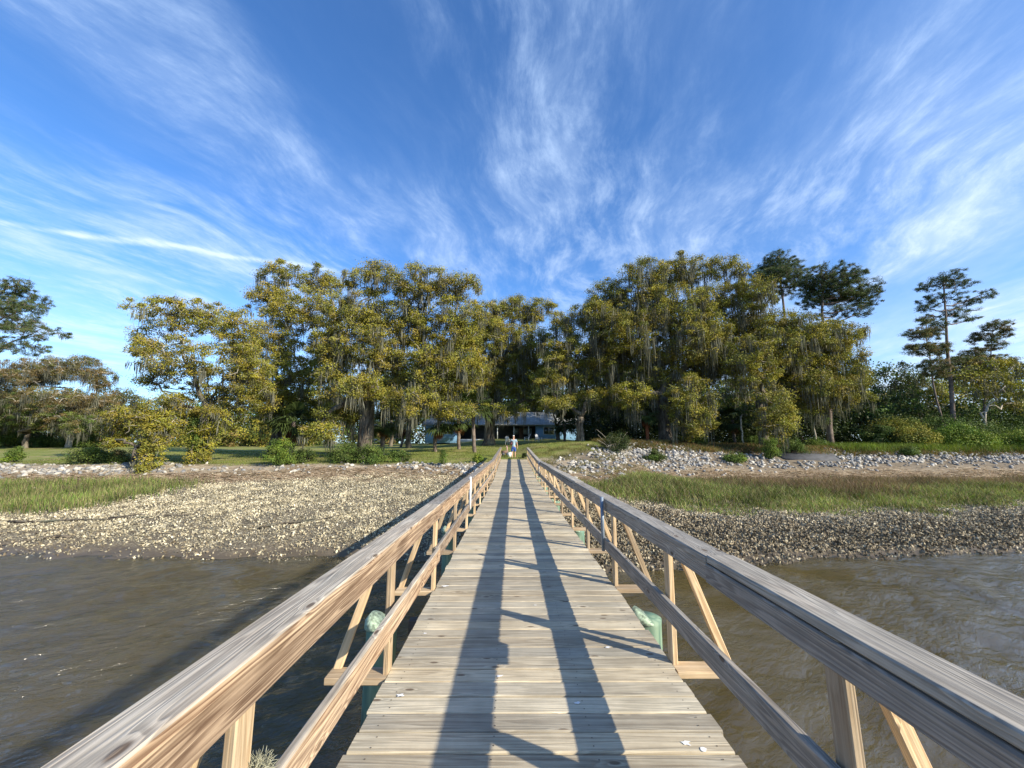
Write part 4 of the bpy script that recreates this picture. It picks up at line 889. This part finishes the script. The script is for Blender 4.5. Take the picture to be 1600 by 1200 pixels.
for a, b, s in rk[:300]:
    o = bpy.data.objects.new('riprap_rock', RM[r.integers(0, 12)]); COL.objects.link(o); o.matrix_world = rock_mat(a, b, s)
    dk_ = 'dark grey' if RM.index(o.data) % 3 == 0 else 'pale'; u_ = a/b
    sec = ('at the far left edge' if u_ < -.95 else 'below the drooping and vine-clad oaks' if u_ < -.6 else 'below the left cabbage palm' if u_ < -.42 else 'below the massive oak' if u_ < -.24 else 'beside the left railing' if u_ < 0 else
           'on the slope beside the right railing' if u_ < .23 else 'in the heap below the largest right oak' if u_ < .5 else 'around the bushes left of the grey slab' if u_ < .75 else 'right of the grey slab' if u_ < 1.0 else 'at the far right edge')
    tag(o, '%s broken riprap stone %s' % (dk_, sec), 'rock', '%s riprap stones %s' % (dk_, sec))
A = Acc()
RV = []
for me in RM:
    v = np.zeros(len(me.vertices)*3); me.vertices.foreach_get('co', v); RV.append((v.reshape(-1, 3), [tuple(p.vertices) for p in me.polygons], np.array(me.attributes['tint'].data[0].color[:3])))
for a, b, s in rk[300:]:
    v, fs, cc = RV[r.integers(0, 12)]; M4 = np.array(rock_mat(a, b, s)); base = A.n; vv = v@M4[:3, :3].T+M4[:3, 3]
    A.add(vv, fs[0], cc)
    for f_ in fs[1:]: A.more(f_, base)
tag(A.build('riprap_rubble', M_STONE), 'the smaller pale broken stones spread along both banks', 'rubble', kind='stuff')

# sloping grey slab on the right bank
A = Acc(); q0 = [(23.0, 33.9), (27.6, 33.9), (28.4, 36.0), (22.3, 36.0)]
top = [(a, b, gz(a, b)+.16) for a, b in q0]; bot = [(a, b, z-.25) for a, b, z in top]
A.add(top+bot, [(0, 1, 2, 3), (7, 6, 5, 4), (0, 4, 5, 1), (1, 5, 6, 2), (2, 6, 7, 3), (3, 7, 4, 0)])
tag(A.build('concrete_slab', simple('dark_concrete', (.065, .066, .07), .85, .3, 2.0, bs=.5)), 'dark grey sloping slab bedded in the stones of the right bank', 'slab')
T = thing('wooden_bench', 'low pale weathered bench at the wood edge right of the tall pine', 'bench', (P(1363, 700, 42).x, 42, gz(P(1363, 700, 42).x, 42)))
A = Acc(); board(A, (-.8, 0, .46), (.8, 0, .46), (0, 1, 0), .3, .05, (.7, .9)); A.build('seat', M_FRESH, T, uv=True)
for sx in (-.6, .6):
    A = Acc(); board(A, (sx, 0, -.05), (sx, 0, .435), (0, 1, 0), .25, .06, (.8, .8)); A.build('leg', M_FRESH, T, uv=True)

# ------------------------------------------------------------------ the house
M_BLUE = simple('blue_siding', (.16, .31, .50), .6, .10, 4.0)
M_ROOF, t = mat('metal_roof')
pos = t.n('ShaderNodeTexCoord').outputs['Object']; x_, y_, z_ = t.sep(pos)
rib = t.m('ABSOLUTE', t.m('SUBTRACT', t.m('FRACT', t.m('MULTIPLY', x_, 2.0)), .5))
nn_ = t.noise(pos, 1.2, 5); c = t.mix(t.ss(nn_, .35, .65), (.21, .22, .21), (.29, .30, .29))
out(t, prin(t, col=c, rough=.45, metal=.0, nor=bump(t, t.ss(rib, .42, .5), .7, .04)))
M_GLASS = simple('dark_glass', (.02, .035, .04), .08, .1, 3.0, spec=.8)
M_TRIM = simple('pale_trim', (.55, .60, .62), .6, .1)
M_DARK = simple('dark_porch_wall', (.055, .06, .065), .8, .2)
M_BROWN = simple('brown_wall', (.16, .10, .07), .8, .2)
HY = 70; hz = 2.62; xl = P(664, 700, HY).x; xr = P(905, 700, HY).x; ev = P(800, 664, HY).z; rg = P(800, 645, HY+4.4).z
H = thing('blue_house', 'long low blue house with a pale metal roof and dark porch behind the oaks', 'house', (xl, HY, hz))
W_ = xr-xl; eh = ev-hz; rh = rg-hz
def hb(name, x0, x1, y0, y1, z0, z1, mt, par=None):
    A = Acc(); box(A, x0, x1, y0, y1, z0, z1); return A.build(name, mt, par or H)
lx1 = P(716, 700, HY).x-xl; rx0 = P(838, 700, HY).x-xl
hb('wall', 0, lx1, 0, 8.8, -.6, eh-.05, M_BLUE); wr_ = hb('wall', rx0, W_, .0, 8.8, -.6, eh-.05, M_BLUE)
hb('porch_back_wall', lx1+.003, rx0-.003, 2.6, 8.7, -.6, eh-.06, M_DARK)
hb('porch_floor', lx1+.004, rx0-.004, -.2, 2.59, -.5, .08, M_TRIM)
for cxp, wp, hp in ((P(699, 700, HY).x-xl, 1.7, 1.25), (P(858, 700, HY).x-xl, 1.9, 1.3)):
    f = hb('window', cxp-wp/2, cxp+wp/2, -.06, .04, eh-.35-hp, eh-.35, M_TRIM)
    hb('pane', cxp-wp/2+.08, cxp+wp/2-.08, -.085, -.062, eh-.27-hp, eh-.43, M_GLASS, f)
    hb('mullion', cxp-.03, cxp+.03, -.10, -.087, eh-.27-hp, eh-.43, M_TRIM, f)
for px_ in (737, 777, 803, 826):
    xx = P(px_, 700, HY).x-xl; hb('porch_post', xx-.08, xx+.08, -.1, .06, .08, eh-.05, M_TRIM)
for px_, ww in ((806, .9), (822, .9), (829, .5)):
    xx = P(px_, 700, HY+2.6).x-xl; f = hb('window', xx-ww/2, xx+ww/2, 2.54, 2.597, 1.0, 2.0, M_TRIM); hb('pane', xx-ww/2+.07, xx+ww/2-.07, 2.515, 2.537, 1.07, 1.93, simple('pale_curtain_glass', (.30, .36, .38), .2, .2, 6.0), f)  # porch panes use a paler glass than the front windows
f = hb('door', P(815, 700, HY+2.6).x-xl-.45, P(815, 700, HY+2.6).x-xl+.45, 2.55, 2.597, .08, 2.1, M_BROWN)
tube_a = Acc(); tube(tube_a, [(P(815, 700, HY+2.6).x-xl+.33, 2.52, 1.05), (P(815, 700, HY+2.6).x-xl+.33, 2.49, 1.05)], .04, 8); tube_a.build('handle', M_STEEL, f)
A = Acc(); rv = [(-.5, -.7, eh-.08), (W_+.5, -.7, eh-.08), (W_+.5, 4.4, rh), (-.5, 4.4, rh), (W_+.5, 9.4, eh-.08), (-.5, 9.4, eh-.08)]
rv2 = [(a, b, c_+.12) for a, b, c_ in rv]
A.add(rv+rv2, [(0, 3, 2, 1), (3, 5, 4, 2), (6, 7, 8, 9), (9, 8, 10, 11), (0, 1, 7, 6), (5, 11, 10, 4), (1, 2, 8, 7), (2, 4, 10, 8), (0, 6, 9, 3), (3, 9, 11, 5)]); A.build('roof', M_ROOF, H)
A = Acc(); 
for xx in (0.02, W_-.02): A.add([(xx, 0, eh-.06), (xx, 8.8, eh-.06), (xx, 4.4, rh-.02)], [0, 1, 2])
A.build('gable', M_BLUE, H)
# outbuilding
ox = P(594, 700, 95).x; oz = gz(ox, 95); O = thing('outbuilding', 'small brown outbuilding with a pale roof and white fence far across the lawn', 'outbuilding', (ox, 95, oz))
hb('wall', -3.2, 3.2, 0, 4, -.3, 3.3, M_BROWN, O); hb('roof', -3.8, 3.8, -.7, 4.6, 3.3, 4.6, M_ROOF, O)
hb('white_panel', -4, 4, -1.6, -1.5, 0, 1.25, M_WHITE, O); hb('window', -.9, .9, -.05, .02, 1.7, 2.7, M_STEEL, O)

# lawn chairs, table, dish
def chair(label, px_, dist, rz):
    xx = P(px_, 700, dist).x; T = thing('lawn_chair', label, 'chair', (xx, dist, gz(xx, dist)), rz, 'white lawn chairs before the house')
    A = Acc(); 
    for k_ in range(5): box(A, -.27, .27, -.25+k_*.11, -.16+k_*.11, .36-k_*.012, .385-k_*.012)
    A.build('seat', M_WHITE, T)
    A = Acc()
    for k_ in range(5):
        x0 = -.26+k_*.107; hh_ = (.92, 1.0, 1.04, 1.0, .92)[k_]; A.add([(x0, .27, .33), (x0+.09, .27, .33), (x0+.09, .50, hh_), (x0, .50, hh_), (x0, .30, .33), (x0+.09, .30, .33), (x0+.09, .53, hh_), (x0, .53, hh_)], [(0, 1, 2, 3), (7, 6, 5, 4), (0, 3, 7, 4), (1, 5, 6, 2), (3, 2, 6, 7), (0, 4, 5, 1)])
    A.build('backrest', M_WHITE, T)
    for sx in (-1, 1):
        A = Acc(); box(A, sx*.34-.05, sx*.34+.05, -.34, .36, .56, .585); A.build('armrest', M_WHITE, T)
        for yy in (-.28, .28): A = Acc(); box(A, sx*.32-.03, sx*.32+.03, yy-.035, yy+.035, 0, .558); A.build('leg', M_WHITE, T)
chair('white slatted chair just left of the walking person', 795.5, 47, 2.6)
chair('white slatted chair at the right, beside the dark table', 842, 55, .6)
chair('low white chair turned side-on between the person and the table', 823, 56, -1.5)
xx = P(833, 700, 57).x; T = thing('garden_table', 'small dark round garden table between the white chairs', 'table', (xx, 57, gz(xx, 57)))
A = Acc(); tube(A, [(0, 0, .70), (0, 0, .74)], .55, 16); A.build('tabletop', M_DARK, T)
for a in range(4): A = Acc(); tube(A, [(.38*math.cos(a*1.57+.7), .38*math.sin(a*1.57+.7), 0), (.3*math.cos(a*1.57+.7), .3*math.sin(a*1.57+.7), .7)], .025, 6); A.build('leg', M_DARK, T)
xx = P(917, 700, 50).x; T = thing('satellite_dish', 'grey dish on a pole right of the forked oak', 'dish', (xx, 50, gz(xx, 50)))
A = Acc(); tube(A, [(0, .1, 0), (0, .1, 2.2)], .04, 8); A.build('pole', M_STEEL, T)
A = Acc(); K_ = 18; vv = [(0, 0, 0)]
for ring_ in (1, 2, 3):
    for a in range(K_): th = a*2*math.pi/K_; rr = ring_*.2; vv.append((rr*math.cos(th), -(rr**2)*.4, rr*math.sin(th)))
ff = [(0, 1+a, 1+(a+1) % K_) for a in range(K_)]; A.add(np.array(vv)+[0, .05, 2.35], ff)
A.more([(1+s_*K_+a, 1+s_*K_+(a+1) % K_, 1+(s_+1)*K_+(a+1) % K_, 1+(s_+1)*K_+a) for s_ in (0, 1) for a in range(K_)], 0); A.build('reflector', M_STEEL, T, smooth=True)
A = Acc(); tube(A, [(0, .05, 1.95), (0, -.45, 2.25)], .015, 6); tube(A, [(0, -.42, 2.2), (0, -.52, 2.3)], .06, 8); A.build('feed_arm', M_WHITE, T)

# things set down on the grass at the dock end
def gpt(px_, dist): xx = P(px_, 700, dist).x; return (xx, dist, gz(xx, dist))
T = thing('garden_cart', 'small dark cart with a pale pink upright handle on the grass left of the person', 'cart', gpt(789, 33.5), .3)
A = Acc(); box(A, -.26, .22, -.2, .2, .14, .40); A.build('tub', M_BROWN, T)
A = Acc(); tube(A, [(.17, -.1, .15), (.15, -.12, .62), (.10, -.14, .80)], .035, 8); A.build('handle', simple('pink_plastic', (.62, .36, .36), .5, .1), T)
for sx in (-.2, .15): A = Acc(); tube(A, [(sx, -.24, .12), (sx, -.19, .12)], .12, 14); A.build('wheel', M_DARK, T)
T = thing('bucket', 'white bucket standing on the grass beside the person\'s left leg', 'bucket', gpt(796.3, 32.4))
A = Acc(); tube(A, [(0, 0, 0), (0, 0, .36)], [.13, .16], 18); tube(A, [(0, 0, .34), (0, 0, .37)], .17, 18); A.build('pail', M_WHITE, T)
A = Acc(); th = np.linspace(0, math.pi, 9); tube(A, np.stack([.165*np.cos(th), 0*th, .34+.14*np.sin(th)], -1), .008, 5); A.build('bail', M_STEEL, T)

# ------------------------------------------------------------------ the person (walking away, seen from behind)
SK = simple('skin', (.52, .30, .20), .55, .06, 10.0); SHIRT = simple('blue_grey_shirt', (.27, .37, .43), .85, .12, 12.0); SHORTS = simple('blue_shorts', (.035, .085, .30), .85, .15, 12.0)
CAPM = simple('white_cap', (.78, .78, .76), .8, .05); PACK = simple('dark_backpack', (.02, .016, .022), .7, .2); PACKR = simple('red_panel', (.13, .025, .03), .7, .2); SHOE = simple('dark_shoes', (.04, .035, .03), .6, .2); HAIR = simple('hair', (.10, .06, .035), .8, .2, 40.0)
pz = .58; per = thing('person', 'person walking away in a white cap, blue-grey shirt, blue shorts and dark backpack', 'person', (P(802.5, 700, 31.4).x, 31.4, gz(.1, 31.4)))
def skin(name, chains, matl, parent, sub=2):
    """chains: list of lists of (x,y,z,r); a chain may start with an int = index of an existing vertex"""
    vs, es, rs = [], [], []
    for ch in chains:
        prev = None
        for it in ch:
            if isinstance(it, int): prev = it; continue
            vs.append(it[:3]); rs.append(it[3:]); 
            if prev is not None: es.append((prev, len(vs)-1))
            prev = len(vs)-1
    me = bpy.data.meshes.new(name); me.from_pydata(vs, es, []); me.materials.append(matl)
    o = bpy.data.objects.new(name, me); COL.objects.link(o); o.parent = parent
    md = o.modifiers.new('skin', 'SKIN'); md.use_smooth_shade = True
    if not me.skin_vertices: me.attributes  # layer is made by the modifier
    sv = me.skin_vertices[0].data if len(me.skin_vertices) else None
    if sv:
        for k_, q in enumerate(rs): sv[k_].radius = (q[0], q[1] if len(q) > 1 else q[0]); sv[k_].use_root = (k_ == 0)
    ms = o.modifiers.new('sub', 'SUBSURF'); ms.levels = ms.render_levels = sub
    return o
# body: pelvis 0, up the spine, legs mid-stride (left foot forward = away), arms
B = [[(0, 0, .93, .13, .10), (0, .0, 1.08, .125, .09), (0, .01, 1.25, .15, .10), (0, .02, 1.40, .155, .095), (0, .02, 1.49, .06, .06), (0, .035, 1.57, .055, .06), (0, .05, 1.64, .075, .09), (0, .05, 1.72, .06, .075)],
     [0, (-.10, .0, .86, .09), (-.11, .05, .50, .058), (-.11, -.02, .30, .052), (-.11, -.10, .09, .034), (-.11, -.05, .05, .036), (-.12, .06, .03, .03)],
     [0, (.10, .0, .86, .09), (.11, .10, .50, .058), (.115, .13, .30, .052), (.115, .15, .08, .034), (.12, .19, .05, .036), (.125, .30, .03, .03)],
     [3, (-.19, .01, 1.42, .052), (-.25, .03, 1.16, .042), (-.26, .12, .93, .030), (-.262, .15, .87, .035, .018)],
     [3, (.19, .01, 1.42, .052), (.26, -.04, 1.15, .042), (.30, -.01, .91, .030), (.305, 0.0, .85, .035, .018)]]
skin('body', B, SK, per)
for sx, (hx, hy, hzz) in ((-1, (-.262, .15, .86)), (1, (.305, 0.0, .84))):
    fg = [[(hx, hy, hzz, .026, .014), (hx, hy+.005, hzz-.04, .03, .014)]]
    for q, (off, ln) in enumerate(((-.03, .065), (-.01, .078), (.011, .074), (.03, .058))):
        fg.append([1, (hx+sx*.004, hy+off, hzz-.06, .009), (hx, hy+off, hzz-.06-ln*.5, .0085), (hx-sx*.018, hy+off, hzz-.06-ln, .007)])
    fg.append([0, (hx-sx*.01, hy+.035, hzz-.02, .011), (hx-sx*.02, hy+.055, hzz-.055, .009)])
    skin('hand', fg, SK, per, 1)
skin('shirt', [[(0, 0, .86, .155, .135), (0, 0, .96, .155, .13), (0, 0, 1.08, .15, .115), (0, .01, 1.25, .172, .125), (0, .02, 1.38, .172, .115), (0, .02, 1.46, .085, .08)], [4, (-.19, .01, 1.41, .075), (-.225, .015, 1.28, .072), (-.235, .02, 1.22, .07)], [4, (.19, .01, 1.41, .075), (.235, -.02, 1.28, .072), (.245, -.025, 1.22, .07)]], SHIRT, per)
skin('shorts', [[(0, 0, .96, .145, .12), (0, 0, .88, .14, .125)], [1, (-.10, .02, .76, .105), (-.11, .045, .56, .095), (-.11, .05, .52, .092)], [1, (.10, .04, .76, .105), (.11, .08, .56, .095), (.11, .09, .52, .092)]], SHORTS, per)
for sx, y0 in ((-1, -.10), (1, .15)): skin('shoe', [[(sx*.115, y0-.03, .045, .045), (sx*.115, y0+.05, .045, .048), (sx*.12, y0+.16, .035, .038)]], SHOE, per, 1)
skin('hair', [[(0, .02, 1.60, .06, .05), (0, .02, 1.66, .082, .085)]], HAIR, per)
cp = skin('cap', [[(0, .045, 1.70, .092, .105), (0, .05, 1.75, .082, .095), (0, .05, 1.785, .04, .05)]], CAPM, per)
A = Acc(); th = np.linspace(-.9, .9, 9); v = [(0.09*math.sin(a), .13+.10*math.cos(a), 1.70) for a in th]+[(.085*math.sin(a), .12, 1.715) for a in th]; A.add(v, [(k_, k_+1, k_+10, k_+9) for k_ in range(8)]); A.build('brim', CAPM, cp)
for sx in (-1, 1): skin('ear', [[(sx*.082, .05, 1.62, .012), (sx*.088, .045, 1.65, .014)]], SK, per, 1)
skin('nose', [[(0, .14, 1.64, .013), (0, .165, 1.62, .014)]], SK, per, 1)
bk = skin('backpack', [[(-.16, -.15, 1.02, .12, .10), (-.15, -.16, 1.18, .13, .11), (-.13, -.14, 1.36, .11, .09)]], PACK, per)
A = Acc(); A.add(np.array([(-.24, -.285, 1.05), (-.12, -.285, 1.05), (-.12, -.285, 1.20), (-.24, -.285, 1.20), (-.24, -.25, 1.05), (-.12, -.25, 1.05), (-.12, -.25, 1.20), (-.24, -.25, 1.20)]), [(0, 1, 2, 3), (0, 3, 7, 4), (1, 5, 6, 2), (3, 2, 6, 7), (0, 4, 5, 1)]); A.build('pocket', PACKR, bk)
for sx in (-1, 1): skin('strap', [[(sx*.09-.05, -.08, 1.42, .016), (sx*.10, .04, 1.475, .016), (sx*.11, .14, 1.36, .016), (sx*.11, .13, 1.2, .014)]], PACK, bk, 1)
